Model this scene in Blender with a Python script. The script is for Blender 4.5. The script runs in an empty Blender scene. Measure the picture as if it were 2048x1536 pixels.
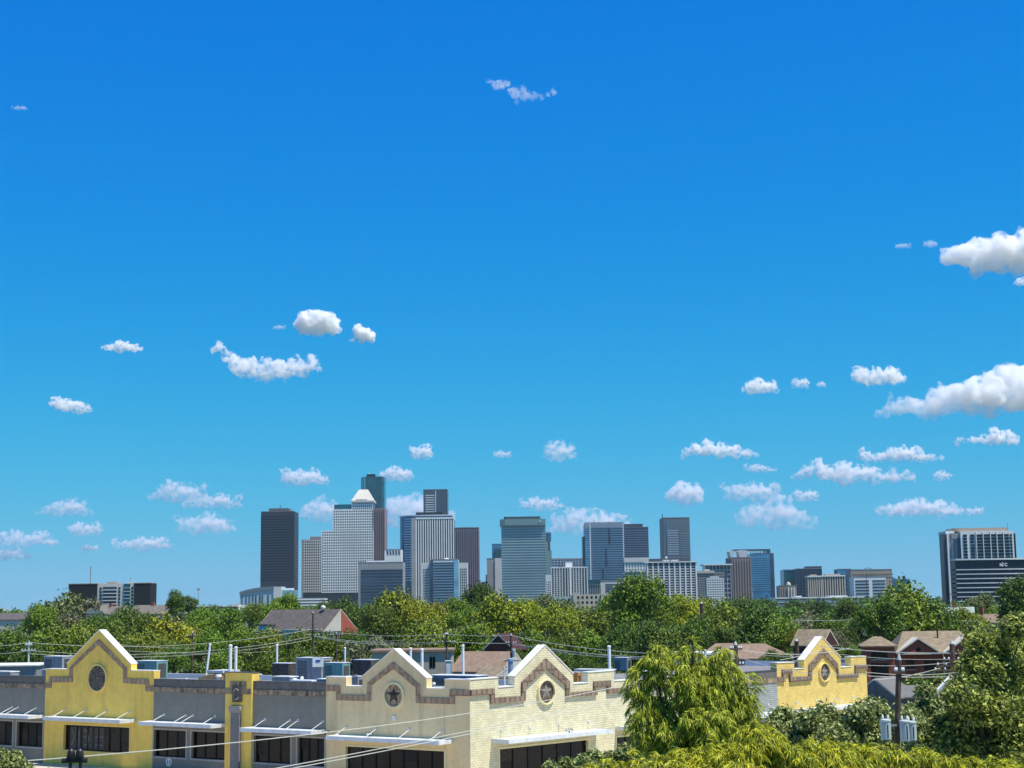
import bpy, math, random
import numpy as np
from mathutils import Vector, noise
from math import sin, cos, radians, pi

SC = bpy.context.scene
COL = SC.collection
# ------------------------------------------------------------------ camera
F = 3070.0; P = math.atan(436/F); R = 0.0133; H = 16.0
def ray(px, py):
    a = (px-1024)/F; b = -(py-768)/F
    x = a*cos(R)+b*sin(R); y = -a*sin(R)+b*cos(R)
    Y = cos(P)-y*sin(P); Z = sin(P)+y*cos(P)
    return x/Y, Z/Y
def at(px, py, D):
    r = ray(px, py)
    return Vector((r[0]*D, D, H+r[1]*D))
cd = bpy.data.cameras.new('camera'); cam = bpy.data.objects.new('camera', cd); COL.objects.link(cam)
cd.sensor_width = 36; cd.lens = 36*F/2048; cd.clip_start = 0.5; cd.clip_end = 90000
cam.location = (0, 0, H)
from mathutils import Matrix
cam.rotation_euler = (Matrix.Rotation(pi/2+P, 3, 'X') @ Matrix.Rotation(-R, 3, 'Z')).to_euler()
SC.camera = cam

# ------------------------------------------------------------------ light
S = Vector((0.88, -0.47, 0)).normalized()*cos(radians(66)); S.z = sin(radians(66))
w = bpy.data.worlds.new("World"); SC.world = w; w.use_nodes = True
nt = w.node_tree; bg = nt.nodes['Background']
sky = nt.nodes.new('ShaderNodeTexSky'); sky.sky_type = 'NISHITA'; sky.sun_disc = False
sky.sun_elevation = radians(66); sky.sun_rotation = math.atan2(S.x, S.y)
sky.air_density = 1.0; sky.dust_density = 0.6; sky.ozone_density = 3.0
sx = nt.nodes.new('ShaderNodeSeparateXYZ'); cx_ = nt.nodes.new('ShaderNodeCombineXYZ'); nt.links.new(sky.outputs[0], sx.inputs[0])
for i_, (gain, power) in enumerate(((.0010, 3.3), (.80, .90), (5.0, .13))):   # clear deep blue air: steeper red, flatter blue
    pw = nt.nodes.new('ShaderNodeMath'); pw.operation = 'POWER'; pw.inputs[1].default_value = power; ga = nt.nodes.new('ShaderNodeMath'); ga.operation = 'MULTIPLY'; ga.inputs[1].default_value = gain
    nt.links.new(sx.outputs[i_], pw.inputs[0]); nt.links.new(pw.outputs[0], ga.inputs[0]); nt.links.new(ga.outputs[0], cx_.inputs[i_])
tcw = nt.nodes.new('ShaderNodeTexCoord'); szw = nt.nodes.new('ShaderNodeSeparateXYZ'); nt.links.new(tcw.outputs['Generated'], szw.inputs[0])   # paler humid air low over the horizon
def wm(op, a, b_):
    n_ = nt.nodes.new('ShaderNodeMath'); n_.operation = op
    for i_, q_ in enumerate((a, b_)):
        if isinstance(q_, (int, float)): n_.inputs[i_].default_value = q_
        else: nt.links.new(q_, n_.inputs[i_])
    return n_.outputs[0]
fz = wm('MULTIPLY', wm('POWER', 2.71828, wm('MULTIPLY', wm('ABSOLUTE', szw.outputs[2], 0), -1/.062)), .92)
mxw = nt.nodes.new('ShaderNodeMix'); mxw.data_type = 'RGBA'; nt.links.new(fz, mxw.inputs[0]); nt.links.new(cx_.outputs[0], mxw.inputs[6]); mxw.inputs[7].default_value = (1.8, 4.1, 5.9, 1)
nt.links.new(mxw.outputs[2], bg.inputs['Color'])
bg.inputs['Strength'].default_value = 0.1
sl = bpy.data.lights.new('sun', 'SUN'); sl.energy = 5.0; sl.angle = radians(0.5); sl.color = (1, 0.93, 0.80)
so = bpy.data.objects.new('sun', sl); COL.objects.link(so); so.rotation_euler = S.to_track_quat('Z', 'Y').to_euler()
vs = SC.view_settings; vs.view_transform = 'Standard'; vs.look = 'None'; vs.exposure = 0.3; vs.gamma = 1
SC.cycles.volume_bounces = 12; SC.cycles.max_bounces = 14; SC.cycles.diffuse_bounces = 4
SC.cycles.transparent_max_bounces = 8; SC.cycles.volume_max_steps = 256

# ------------------------------------------------------------------ materials
MATS = {}
def mat(name, col, rough=0.8, var=0.12, scale=1.0, metal=0.0, bump=0.0, detail=6, spec=0.5, streak=None, randhue=0.0, trans=0.0):
    """principled with noise-varied colour; streak: (colour, scale, amount) vertical runs of dirt"""
    if name in MATS: return MATS[name]
    m = bpy.data.materials.new(name); m.use_nodes = True; t = m.node_tree; N = t.nodes; L = t.links
    b = N['Principled BSDF']; b.inputs['Roughness'].default_value = rough; b.inputs['Metallic'].default_value = metal
    b.inputs['Specular IOR Level'].default_value = spec
    tc = N.new('ShaderNodeTexCoord'); nz = N.new('ShaderNodeTexNoise')
    nz.inputs['Scale'].default_value = scale; nz.inputs['Detail'].default_value = detail
    L.new(tc.outputs['Object'], nz.inputs['Vector'])
    mp = N.new('ShaderNodeMapRange'); mp.inputs[1].default_value = 0.3; mp.inputs[2].default_value = 0.7
    mp.inputs[3].default_value = 1-var; mp.inputs[4].default_value = 1+var
    L.new(nz.outputs['Fac'], mp.inputs[0])
    vm = N.new('ShaderNodeVectorMath'); vm.operation = 'SCALE'; vm.inputs[0].default_value = col[:3]
    L.new(mp.outputs[0], vm.inputs['Scale']); out = vm.outputs[0]
    if randhue:
        oi = N.new('ShaderNodeObjectInfo'); h = N.new('ShaderNodeHueSaturation')
        m2 = N.new('ShaderNodeMapRange'); m2.inputs[3].default_value = 0.5-randhue; m2.inputs[4].default_value = 0.5+randhue
        L.new(oi.outputs['Random'], m2.inputs[0]); L.new(m2.outputs[0], h.inputs['Hue'])
        m3 = N.new('ShaderNodeMapRange'); m3.inputs[3].default_value = 0.75; m3.inputs[4].default_value = 1.3
        wn = N.new('ShaderNodeMath'); wn.operation = 'FRACT'; ml = N.new('ShaderNodeMath'); ml.operation = 'MULTIPLY'; ml.inputs[1].default_value = 7.31
        L.new(oi.outputs['Random'], ml.inputs[0]); L.new(ml.outputs[0], wn.inputs[0]); L.new(wn.outputs[0], m3.inputs[0])
        L.new(m3.outputs[0], h.inputs['Value']); L.new(out, h.inputs['Color']); out = h.outputs[0]
    if streak:
        mpn = N.new('ShaderNodeMapping'); mpn.inputs['Scale'].default_value = (streak[1], streak[1], streak[1]*0.12)
        L.new(tc.outputs['Object'], mpn.inputs['Vector']); n2 = N.new('ShaderNodeTexNoise'); n2.inputs['Scale'].default_value = 1; n2.inputs['Detail'].default_value = 5
        L.new(mpn.outputs[0], n2.inputs['Vector']); mr = N.new('ShaderNodeMapRange'); mr.inputs[1].default_value = 0.5; mr.inputs[2].default_value = 0.68
        mr.inputs[4].default_value = streak[2]; L.new(n2.outputs['Fac'], mr.inputs[0])
        mx = N.new('ShaderNodeMix'); mx.data_type = 'RGBA'; L.new(mr.outputs[0], mx.inputs[0]); L.new(out, mx.inputs[6])
        mx.inputs[7].default_value = (*streak[0], 1); out = mx.outputs[2]
    L.new(out, b.inputs['Base Color'])
    if bump:
        bp = N.new('ShaderNodeBump'); bp.inputs['Strength'].default_value = bump; bp.inputs['Distance'].default_value = 0.05
        L.new(nz.outputs['Fac'], bp.inputs['Height']); L.new(bp.outputs[0], b.inputs['Normal'])
    if trans:
        tr = N.new('ShaderNodeBsdfTranslucent'); L.new(out, tr.inputs['Color']); ms = N.new('ShaderNodeMixShader'); ms.inputs[0].default_value = trans
        L.new(b.outputs[0], ms.inputs[1]); L.new(tr.outputs[0], ms.inputs[2]); L.new(ms.outputs[0], N['Material Output'].inputs['Surface'])
    MATS[name] = m; return m

def block_mat(name, col, ang, bw, bh, mortar, relief=0.6, tint=0.08):
    """masonry laid along the horizontal direction ang (radians) in object space"""
    if name in MATS: return MATS[name]
    m = mat(name, col, 0.85, 0.12, 1.3, bump=0); t = m.node_tree; N = t.nodes; L = t.links; b = N['Principled BSDF']
    tc = N.new('ShaderNodeTexCoord'); sp = N.new('ShaderNodeSeparateXYZ'); dt = N.new('ShaderNodeVectorMath'); dt.operation = 'DOT_PRODUCT'
    dt.inputs[1].default_value = (cos(ang), sin(ang), 0); L.new(tc.outputs['Object'], dt.inputs[0]); L.new(tc.outputs['Object'], sp.inputs[0])
    cb = N.new('ShaderNodeCombineXYZ'); L.new(dt.outputs['Value'], cb.inputs[0]); L.new(sp.outputs[2], cb.inputs[1])
    br = N.new('ShaderNodeTexBrick'); L.new(cb.outputs[0], br.inputs['Vector']); br.inputs['Scale'].default_value = 1
    br.inputs['Brick Width'].default_value = bw; br.inputs['Row Height'].default_value = bh; br.inputs['Mortar Size'].default_value = bh*0.1
    br.inputs['Color1'].default_value = (1-tint, 1-tint, 1-tint, 1); br.inputs['Color2'].default_value = (1+tint*.6, 1+tint*.6, 1+tint*.5, 1)
    br.inputs['Mortar'].default_value = (*mortar, 1)
    src = b.inputs['Base Color'].links[0].from_socket
    mx = N.new('ShaderNodeMix'); mx.data_type = 'RGBA'; mx.blend_type = 'MULTIPLY'; mx.inputs[0].default_value = 1
    L.new(src, mx.inputs[6]); L.new(br.outputs['Color'], mx.inputs[7]); L.new(mx.outputs[2], b.inputs['Base Color'])
    nz = N.new('ShaderNodeTexNoise'); nz.inputs['Scale'].default_value = 6; nz.inputs['Detail'].default_value = 4; L.new(cb.outputs[0], nz.inputs['Vector'])
    ad = N.new('ShaderNodeMath'); ad.operation = 'SUBTRACT'; L.new(nz.outputs['Fac'], ad.inputs[0]); L.new(br.outputs['Fac'], ad.inputs[1])
    bp = N.new('ShaderNodeBump'); bp.inputs['Strength'].default_value = relief; bp.inputs['Distance'].default_value = 0.05
    L.new(ad.outputs[0], bp.inputs['Height']); L.new(bp.outputs[0], b.inputs['Normal'])
    return m

def glass(name, col, rough=0.08, var=0.3, scale=0.15, metal=0.0, spec=0.4):
    return mat(name, col, rough, var, scale, metal, spec=spec)

LANG = pi-radians(32.9)        # direction of the left wing, away from the corner
RANG = radians(45)
M_TAUPE = mat('taupe stucco', (.80, .61, .33), .9, .05, 2.5, bump=.15, streak=((.5, .38, .22), 1.2, .5))
M_CREAM = block_mat('cream painted block', (.74, .68, .46), RANG, .42, .2, (.84, .8, .74), .8)
M_YEL = mat('ochre stucco', (.88, .61, .12), .9, .08, 1.5, bump=.15, streak=((.62, .37, .10), 1.0, .45))
M_YELB = block_mat('yellow painted block', (.74, .55, .17), RANG, .42, .2, (.88, .8, .65), .7)
M_GREY = mat('blue grey stucco', (.225, .21, .17), .9, .08, 1.5, bump=.15, streak=((.18, .16, .14), 1.0, .35))
M_GREYB = block_mat('grey painted block', (.36, .38, .36), RANG, .42, .2, (.7, .7, .7), 1.0)
M_SLATE = mat('dark slate flashing', (.13, .118, .105), .7, .2, 2, streak=((.2, .19, .18), 2, .4))
M_BAND = block_mat('stained cast stone', (.40, .28, .18), LANG, .62, .9, (.7, .65, .62), .4, .12)
M_BANDR = block_mat('stained cast stone right', (.26, .19, .14), RANG, .62, .9, (.55, .5, .48), .4, .2)
M_STAIN = mat('weathered cornice', (.30, .22, .14), .9, .5, 2.5, streak=((.05, .045, .04), 3, .8))
M_COPE = mat('white metal coping', (.78, .78, .76), .5, .06, 2, streak=((.5, .5, .48), 2, .3))
M_COPD = mat('dark metal coping', (.06, .062, .065), .6, .2, 2)
M_AWN = mat('galvanised canopy', (.66, .69, .70), .5, .1, 1.5, streak=((.4, .41, .42), 2, .4))
M_DARKG = glass('dark shop glass', (.006, .006, .006), .12, .5, .6, spec=.22)
M_FRAME = mat('bronze window frame', (.012, .011, .01), .5, .2, 3, spec=.2)
M_SURY = mat('yellow window surround', (.78, .60, .2), .8, .06, 3)
M_SURT = mat('cream window surround', (.76, .68, .4), .8, .06, 3)
M_SURG = mat('grey window surround', (.36, .35, .34), .8, .1, 3)
M_PLINT = mat('dark grey plaster', (.2, .185, .185), .9, .12, 2, bump=.2)
M_MED = mat('bronze medallion', (.10, .075, .055), .7, .6, 2.5, streak=((.02, .015, .01), 4, .7))
M_MEDT = mat('tan medallion', (.40, .27, .16), .7, .4, 3, streak=((.06, .045, .03), 4, .6))
M_STARW = mat('pale star', (.24, .21, .18), .5, .2, 4)
M_STARD = mat('dark star', (.035, .028, .022), .6, .3, 4)
M_ROOF = mat('grey roof membrane', (.21, .20, .19), .9, .2, .4, bump=.1)
M_WHITE = mat('white enamel', (.8, .8, .78), .45, .06, 2, streak=((.55, .53, .5), 3, .3))
M_ROD = mat('pale steel rod', (.62, .62, .6), .5, .1, 3)
M_BLACK = mat('black iron', (.012, .012, .013), .5, .3, 3)
M_WOOD = mat('weathered pole wood', (.10, .065, .045), .9, .5, 2, bump=.4, streak=((.03, .02, .015), 8, .7))
M_WIRE = mat('bare aluminium cable', (.55, .54, .46), .5, .05, 1)
M_CAN = mat('pale blue grey paint', (.46, .51, .50), .5, .08, 2, streak=((.3, .34, .36), 4, .4))
M_BARK = mat('bark', (.11, .09, .07), .95, .4, 2, bump=.4)

# ------------------------------------------------------------------ mesh helpers
class MB:
    def __init__(s, T=None): s.v = []; s.f = []; s.T = T
    def add(s, vs, fs):
        n = len(s.v)
        for p in vs: s.v.append(tuple(s.T(*p)) if s.T else tuple(p))
        for f in fs: s.f.append([i+n for i in f])
        return s
    def box(s, x0, x1, y0, y1, z0, z1):
        v = [(x0,y0,z0),(x1,y0,z0),(x1,y1,z0),(x0,y1,z0),(x0,y0,z1),(x1,y0,z1),(x1,y1,z1),(x0,y1,z1)]
        return s.add(v, [(0,3,2,1),(4,5,6,7),(0,1,5,4),(1,2,6,5),(2,3,7,6),(3,0,4,7)])
    def prism(s, poly, a, b, axis='y'):
        """poly of (u,z) pushed along y from a to b, or of (x,y) pushed along z"""
        n = len(poly)
        if axis == 'y': v = [(p[0], a, p[1]) for p in poly]+[(p[0], b, p[1]) for p in poly]
        else: v = [(p[0], p[1], a) for p in poly]+[(p[0], p[1], b) for p in poly]
        return s.add(v, [list(range(n)), list(range(2*n-1, n-1, -1))]+[[i, (i+1) % n, n+(i+1) % n, n+i] for i in range(n)])
    def strip(s, A, B, o0, o1):
        for i in range(len(A)-1):
            s.prism([A[i], A[i+1], B[i+1], B[i]], o0, o1)
        return s
    def rail(s, A, th, o0, o1):
        for i in range(len(A)-1):
            p, q = A[i], A[i+1]; dx, dz = q[0]-p[0], q[1]-p[1]; l = math.hypot(dx, dz) or 1
            if abs(dz) > 5*abs(dx): continue
            nx, nz = -dz/l*th, dx/l*th
            if nz < 0: nx, nz = -nx, -nz
            s.prism([(p[0], p[1]+.002), (q[0], q[1]+.002), (q[0]+nx, q[1]+nz), (p[0]+nx, p[1]+nz)], o0, o1)
        return s
    def tube(s, pts, r0, r1=None, n=6):
        r1 = r0 if r1 is None else r1; pts = [Vector(s.T(*p)) if s.T else Vector(p) for p in pts]; k = len(pts); vs = []; T = s.T; s.T = None
        for i, p in enumerate(pts):
            d = (pts[min(i+1, k-1)]-pts[max(i-1, 0)]).normalized(); a = d.orthogonal().normalized(); 
            if abs(d.z) < .9: a = Vector((0, 0, 1)).cross(d).normalized()
            b = d.cross(a); r = r0+(r1-r0)*i/(k-1)
            vs += [p+a*r*cos(2*pi*j/n)+b*r*sin(2*pi*j/n) for j in range(n)]
        fs = [[i*n+j, i*n+(j+1) % n, (i+1)*n+(j+1) % n, (i+1)*n+j] for i in range(k-1) for j in range(n)]
        fs += [list(range(n))[::-1], [(k-1)*n+j for j in range(n)]]
        s.add(vs, fs); s.T = T; return s
    def disc(s, cu, cz, r, o0, o1, n=36, ri=0, rz=None):
        rz = rz or r
        pts = [(cu+r*cos(2*pi*i/n), cz+rz*sin(2*pi*i/n)) for i in range(n)]
        if not ri: return s.prism(pts, o0, o1)
        k = ri/r; q = [(cu+(x-cu)*k, cz+(z-cz)*k) for x, z in pts]
        return s.strip(pts+[pts[0]], q+[q[0]], o0, o1)
    def lathe(s, cx, cy, prof, n=14):
        k = len(prof); v = [(cx+r*cos(2*pi*j/n), cy+r*sin(2*pi*j/n), z) for r, z in prof for j in range(n)]
        return s.add(v, [[i*n+j, i*n+(j+1) % n, (i+1)*n+(j+1) % n, (i+1)*n+j] for i in range(k-1) for j in range(n)]+[list(range(n))[::-1], [(k-1)*n+j for j in range(n)]])
    def build(s, name, m, parent=None, smooth=False, fix=True):
        me = bpy.data.meshes.new(name); me.from_pydata(s.v, [], s.f)
        if m: me.materials.append(m)
        if fix:
            import bmesh
            bm = bmesh.new(); bm.from_mesh(me); bmesh.ops.recalc_face_normals(bm, faces=bm.faces); bm.to_mesh(me); bm.free()
        if smooth: me.polygons.foreach_set('use_smooth', [True]*len(me.polygons))
        o = bpy.data.objects.new(name, me); COL.objects.link(o)
        if parent: o.parent = parent
        return o
def tag(o, label=None, cat=None, group=None, kind=None):
    for k, v in (('label', label), ('category', cat), ('group', group), ('kind', kind)):
        if v: o[k] = v
    return o
def thing(name, label, cat, loc=(0, 0, 0), rz=0, group=None):
    o = bpy.data.objects.new(name, None); COL.objects.link(o); o.location = loc; o.rotation_euler = (0, 0, rz); o.empty_display_size = .5
    return tag(o, label, cat, group)
def B(name, m, parent, *boxes):
    b = MB()
    for q in boxes: b.box(*q)
    return b.build(name, m, parent)

# ------------------------------------------------------------------ ground
def sheet(name, x0, x1, y0, y1, z, m):
    o = MB().add([(x0,y0,z),(x1,y0,z),(x1,y1,z),(x0,y1,z)], [(0,1,2,3)]).build(name, m, fix=False); return tag(o, kind='structure')
sheet('ground', -14000, 14000, -600, 14000, 0, mat('dry lawn and soil', (.10, .105, .045), .95, .4, .05))
C0 = Vector((-3.96, 133.7, 0)); dL = Vector((cos(LANG), sin(LANG), 0)); dR = Vector((cos(RANG), sin(RANG), 0))
nL = Vector((-sin(radians(32.9)), -cos(radians(32.9)), 0)); nR = Vector((sin(RANG), -cos(RANG), 0))
def TL(u, o, z): v = dL*u+nL*o; return (v.x, v.y, z)
def TR(u, o, z): v = dR*u+nR*o; return (v.x, v.y, z)
def plan(T, lst): return [(C0.x+T(u, o, 0)[0], C0.y+T(u, o, 0)[1]) for u, o in lst]
M_ASPH = mat('asphalt', (.06, .06, .062), .9, .2, .6, bump=.1); M_CONC = mat('concrete paving', (.52, .46, .37), .9, .12, .7, bump=.1)
def inter(oL, oR):   # plan point with offset oL from the left wing and oR from the right wing
    a = np.array([[nL.x, nL.y], [nR.x, nR.y]]); r = np.linalg.solve(a, [oL, oR]); return (C0.x+r[0], C0.y+r[1])
def ell(name, oa, ob, z0, z1, m, la=70, lb=76):
    A = plan(TL, [(la, oa), (la, ob)]); D_ = plan(TR, [(lb, ob), (lb, oa)])
    tag(MB().prism([A[0], A[1], inter(ob, ob), D_[0], D_[1], inter(oa, oa)], z0, z1, 'z').build(name, m), kind='structure')
ell('pavement', .05, 4.6, -.05, .13, M_CONC)
ell('road', 4.75, 17, -.05, .02, mat('pale concrete road', (.48, .43, .35), .9, .12, .5, bump=.1))
ell('kerb', 4.6, 4.75, -.05, .14, mat('kerb stone', (.5, .48, .44), .9, .1, 2))
ell('parking_lot', 17.1, 60, -.05, .016, M_CONC, 90, 90)
mk = MB(lambda u, o, z: (C0.x+TL(u, o, z)[0], C0.y+TL(u, o, z)[1], z))
for i in range(12): mk.box(-4+i*6, -1+i*6, 10.8, 10.95, .02, .024)
tag(mk.build('road_markings', mat('road paint', (.6, .5, .15), .8)), kind='structure')

# ------------------------------------------------------------------ retail building
bld = thing('retail_building', 'long low strip of shops with pointed parapet gables in taupe, grey and ochre', 'building', tuple(C0))
RW = random.Random(4)
def rect_wall(T, u0, u1, zt, m, wins=(), z0=0, name='wall', th=.8):
    """solid wall between u0 and u1 up to zt with rectangular openings (a, b, zb, ztop)"""
    b = MB(T); us = u0
    for a, c, zb, zw in sorted(wins):
        if a > us: b.box(us, a, -th, 0, z0, zt)
        if zb > z0: b.box(a, c, -th, 0, z0, zb)
        b.box(a, c, -th, 0, zw, zt); us = c
    if us < u1: b.box(us, u1, -th, 0, z0, zt)
    return b.build(name, m, bld)
def window(T, a, c, zb, zt, nmul, msur, dark=M_DARKG, poster=False):
    """recessed glass with mullions and a raised surround"""
    g = MB(T).box(a+.02, c-.02, -.42, -.36, zb+.02, zt-.02).build('window', dark, bld)
    f = MB(T)
    for i in range(nmul+1):
        x = a+.06+(c-a-.12)*i/nmul; f.box(x-.05, x+.05, -.358, -.27, zb+.1, zt-.1)
    f.box(a+.01, c-.01, -.358, -.272, zb+.01, zb+.1); f.box(a+.01, c-.01, -.358, -.272, zt-.1, zt-.01)
    f.build('frame', M_FRAME, g)
    s = MB(T); k = .16
    s.box(a-k, a, 0.0, .05, zb-k, zt+k); s.box(c, c+k, 0, .05, zb-k, zt+k); s.box(a, c, 0, .052, zt, zt+k); s.box(a, c, 0, .07, zb-k, zb)
    s.build('surround', msur, g)
    for i in range(nmul):
        if RW.random() < .45:
            x = a+.06+(c-a-.12)*i/nmul; w1 = (c-a-.12)/nmul; z1 = zt-.12; z0 = zb+.12+RW.random()*.6*(zt-zb) if RW.random() < .6 else zb+.12
            MB(T).box(x+.08, x+w1-.08, -.357, -.352, z0, z1).build('blind', mat('dim blind %d' % RW.randrange(3), [(.03, .028, .024), (.018, .019, .02), (.045, .036, .028)][RW.randrange(3)], .6, .4, 4, spec=.2), g)
    return g
def canopy(T, a, c, zt, d, rods, zr, m=M_AWN, th=.34):
    b = MB(T); b.box(a, c, .0, d, zt-th+.1, zt-.05); b.box(a-.02, c+.02, d, d+.06, zt-th, zt); b.box(a-.06, a-.0, 0, d, zt-th, zt); b.box(c, c+.06, 0, d, zt-th, zt)
    o = b.build('awning', m, bld)
    for u in rods:
        r = MB(T); r.tube([(u, .02, zr), (u, d-.15, zt-.02)], .035, n=6); r.box(u-.09, u+.09, .0, .05, zr-.12, zr+.12); r.build('tie_rod', M_ROD, o)
        
    return o
def gable(T, top, mwall, wins, z0, outer, inner, mband, relief, name='gable_wall', und=None):
    """top: parapet outline (u,z) from low u to high u; everything under z0 is plain wall with openings"""
    u0, u1 = top[0][0], top[-1][0]
    w_ = rect_wall(T, u0, u1, z0, mwall, wins)
    g = MB(T).prism([(u0, z0)]+top+[(u1, z0)], -.8, 0).build(name, mwall, bld)
    MB(T).strip(outer, inner, 0.0, relief).build('stone_band', mband, g)
    c = MB(T).rail(top, .07, -.86, .06); c.build('coping', M_COPE, g)
    return g
def star(T, cu, cz, r, o, m, parent):
    b = MB(T); pts = []
    for i in range(10):
        a = pi/2+i*pi/5; q = r if i % 2 == 0 else r*.4; pts.append((cu+q*cos(a), o, cz+q*sin(a)))
    b.add(pts+[(cu, o+.12, cz), (cu, o-.02, cz)], [[i, (i+1) % 10, 10] for i in range(10)]+[[(i+1) % 10, i, 11] for i in range(10)]); return b.build('star_emblem', m, parent)
# --- ochre clock gable
topY = [(37.9, 9.7), (41.15, 9.7), (41.15, 10.35), (45.85, 13.7), (50.52, 10.3), (50.52, 9.7), (53.75, 9.7)]
oY = [(37.9, 8.28), (38.55, 8.28), (38.55, 8.9), (41.7, 8.92), (41.7, 9.95), (45.9, 12.82), (50.05, 9.93), (50.07, 8.97), (53.12, 8.9), (53.1, 8.28), (53.75, 8.28)]
iY = [(37.9, 7.72), (39.0, 7.72), (39.0, 8.38), (42.15, 8.45), (42.2, 9.83), (45.9, 12.24), (49.62, 9.85), (49.6, 8.42), (52.78, 8.35), (52.78, 7.78), (53.75, 7.78)]
gy = gable(TL, topY, M_YEL, [(41.15, 50.75, 1.6, 4.12)], 7, oY, iY, M_BAND, .1)
MB(TL).disc(45.9, 8.9, 1.75, 0, .03, ri=1.66).build('incised_ring', M_YEL, gy)
MB(TL).disc(45.9, 8.9, 1.42, 0, .16, ri=1.26).build('ring_moulding', M_SURY, gy)
clk = MB(TL).disc(45.9, 8.9, 1.26, 0, .06).build('clock_face', M_MED, gy)
b = MB(TL)
for a, l in ((100, .95), (0, .95)):
    ca, sa = cos(radians(180-a)), sin(radians(180-a))
    b.prism([(45.9-.05*sa, 8.9+.05*ca), (45.9+ca*l, 8.9+sa*l), (45.9+.05*sa, 8.9-.05*ca)], .07, .11)
b.build('clock_hand', M_STARW, clk)
for k in range(12):
    a = k*pi/6; MB(TL).disc(45.9+1.05*cos(a), 8.9+1.05*sin(a), .06, .06, .1, n=8).build('hour_mark', mat('dull mark', (.3, .27, .24), .7), clk)
gw = window(TL, 41.15, 50.75, 1.6, 4.12, 6, M_SURY)
# vinyl signs in the ochre gable's window
for i, (a, c) in enumerate(((48.7, 50.1), (46.9, 48.25), (45.2, 46.55))):
    p = MB(TL).box(a, c, -.357, -.35, 1.75, 3.9).build('window_poster', mat('grey vinyl', (.05, .047, .045), .6, .5, 5), bld)
    q = MB(TL)
    if i == 0:
        q.tube([(a+1.25, -.34, 3.7), (a+.85, -.34, 2.9), (a+1.2, -.34, 2.1)], .025, n=4); q.tube([(a+.15, -.34, 3.6), (a+.15, -.34, 1.9)], .03, n=4)
    if i == 1:
        q.tube([(a+1.25-.75*max(0, sin(pi*k/12)), -.34, 2.85+.8*cos(pi*k/12)) for k in range(13)], .025, n=4); q.tube([(a+1.25, -.34, 2.95), (a+.5, -.34, 2.9)], .02, n=4)
    if i == 2:
        q.tube([(a+.1, -.34, 3.0), (a+1.2, -.34, 3.0)], .02, n=4); q.tube([(a+.1, -.34, 2.2), (a+1.2, -.34, 2.2)], .02, n=4)
    q.build('lettering', mat('pale vinyl line', (.35, .34, .32), .6), p)
# --- grey wing walls
def grey(T, u0, u1, wins, m=M_GREY, zt=8.9, zb=(7.7, 8.17)):
    w_ = rect_wall(T, u0, u1, zt-.73-.5, m, wins)
    MB(T).box(u0, u1, -.8, 0, zt-1.23, zt).build('parapet', M_SLATE, bld)
    MB(T).box(u0, u1, .0, .07, zb[0], zb[1]).build('cornice', M_STAIN, bld)
    MB(T).rail([(u0, zt), (u1, zt)], .05, -.85, .06).build('coping', M_COPD, bld)
grey(TL, 53.75, 68, [(53.95, 58.0, 1.7, 4.2), (58.7, 63.2, 1.7, 4.2), (63.9, 67.5, 1.7, 4.2)])
grey(TL, 28.12, 37.9, [(28.25, 32.65, 1.5, 4.05), (33.4, 37.75, 1.5, 4.05)])
grey(TL, 15.9, 24.75, [(16.05, 19.25, 1.45, 3.95), (20.1, 24.6, 1.5, 3.95)])
for a, c, zb in ((53.95, 58.0, 1.7), (58.7, 63.2, 1.7), (63.9, 67.5, 1.7), (28.25, 32.65, 1.5), (33.4, 37.75, 1.5), (16.05, 19.25, 1.45), (20.1, 24.6, 1.5)):
    window(TL, a, c, zb, {1.7: 4.2, 1.5: 4.05 if a > 25 else 3.95, 1.45: 3.95}[zb], 3, M_SURG)
# --- ochre pier with letter plaque
pz = 9.7
MB(TL).box(24.75, 28.12, -.8, .22, 0, pz).build('pier', M_YEL, bld)
MB(TL).rail([(24.7, pz), (28.17, pz)], .06, -.88, .28).build('coping', M_COPD, bld)
b = MB(TL)
b.box(24.75, 25.45, .22, .3, 7.72, 8.22); b.box(27.45, 28.12, .22, .3, 7.72, 8.22)
b.box(25.45, 25.95, .22, .32, 7.7, 8.88); b.box(27.05, 27.45, .22, .32, 7.7, 8.88); b.box(25.95, 27.05, .22, .32, 8.5, 8.88)
b.build('stone_band', M_STAIN, bld)
pl = MB(TL).box(25.93, 27.07, .22, .42, 6.98, 8.5).build('plaque', mat('dark plaque', (.09, .08, .06), .7, .4, 4), bld)
b = MB(TL)
b.tube([(26.5-.38*cos(a_), .44, 7.72+.48*sin(a_)) for a_ in [radians(40+i*280/16) for i in range(17)]], .07, n=6)
b.build('letter_relief', mat('letter bronze', (.25, .22, .17), .6, .3, 5), pl)
pil = MB(TL).box(26.05, 27.15, .22, .5, 0, 6.0).build('pilaster', M_PLINT, bld)
MB(TL).prism([(26.05, 6.0), (25.9, 6.25), (27.3, 6.25), (27.15, 6.0)], .22, .58).box(25.88, 27.32, .22, .62, 6.25, 6.6).build('capital', mat('pale capital', (.34, .3, .28), .9, .2, 4), pil)
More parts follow.
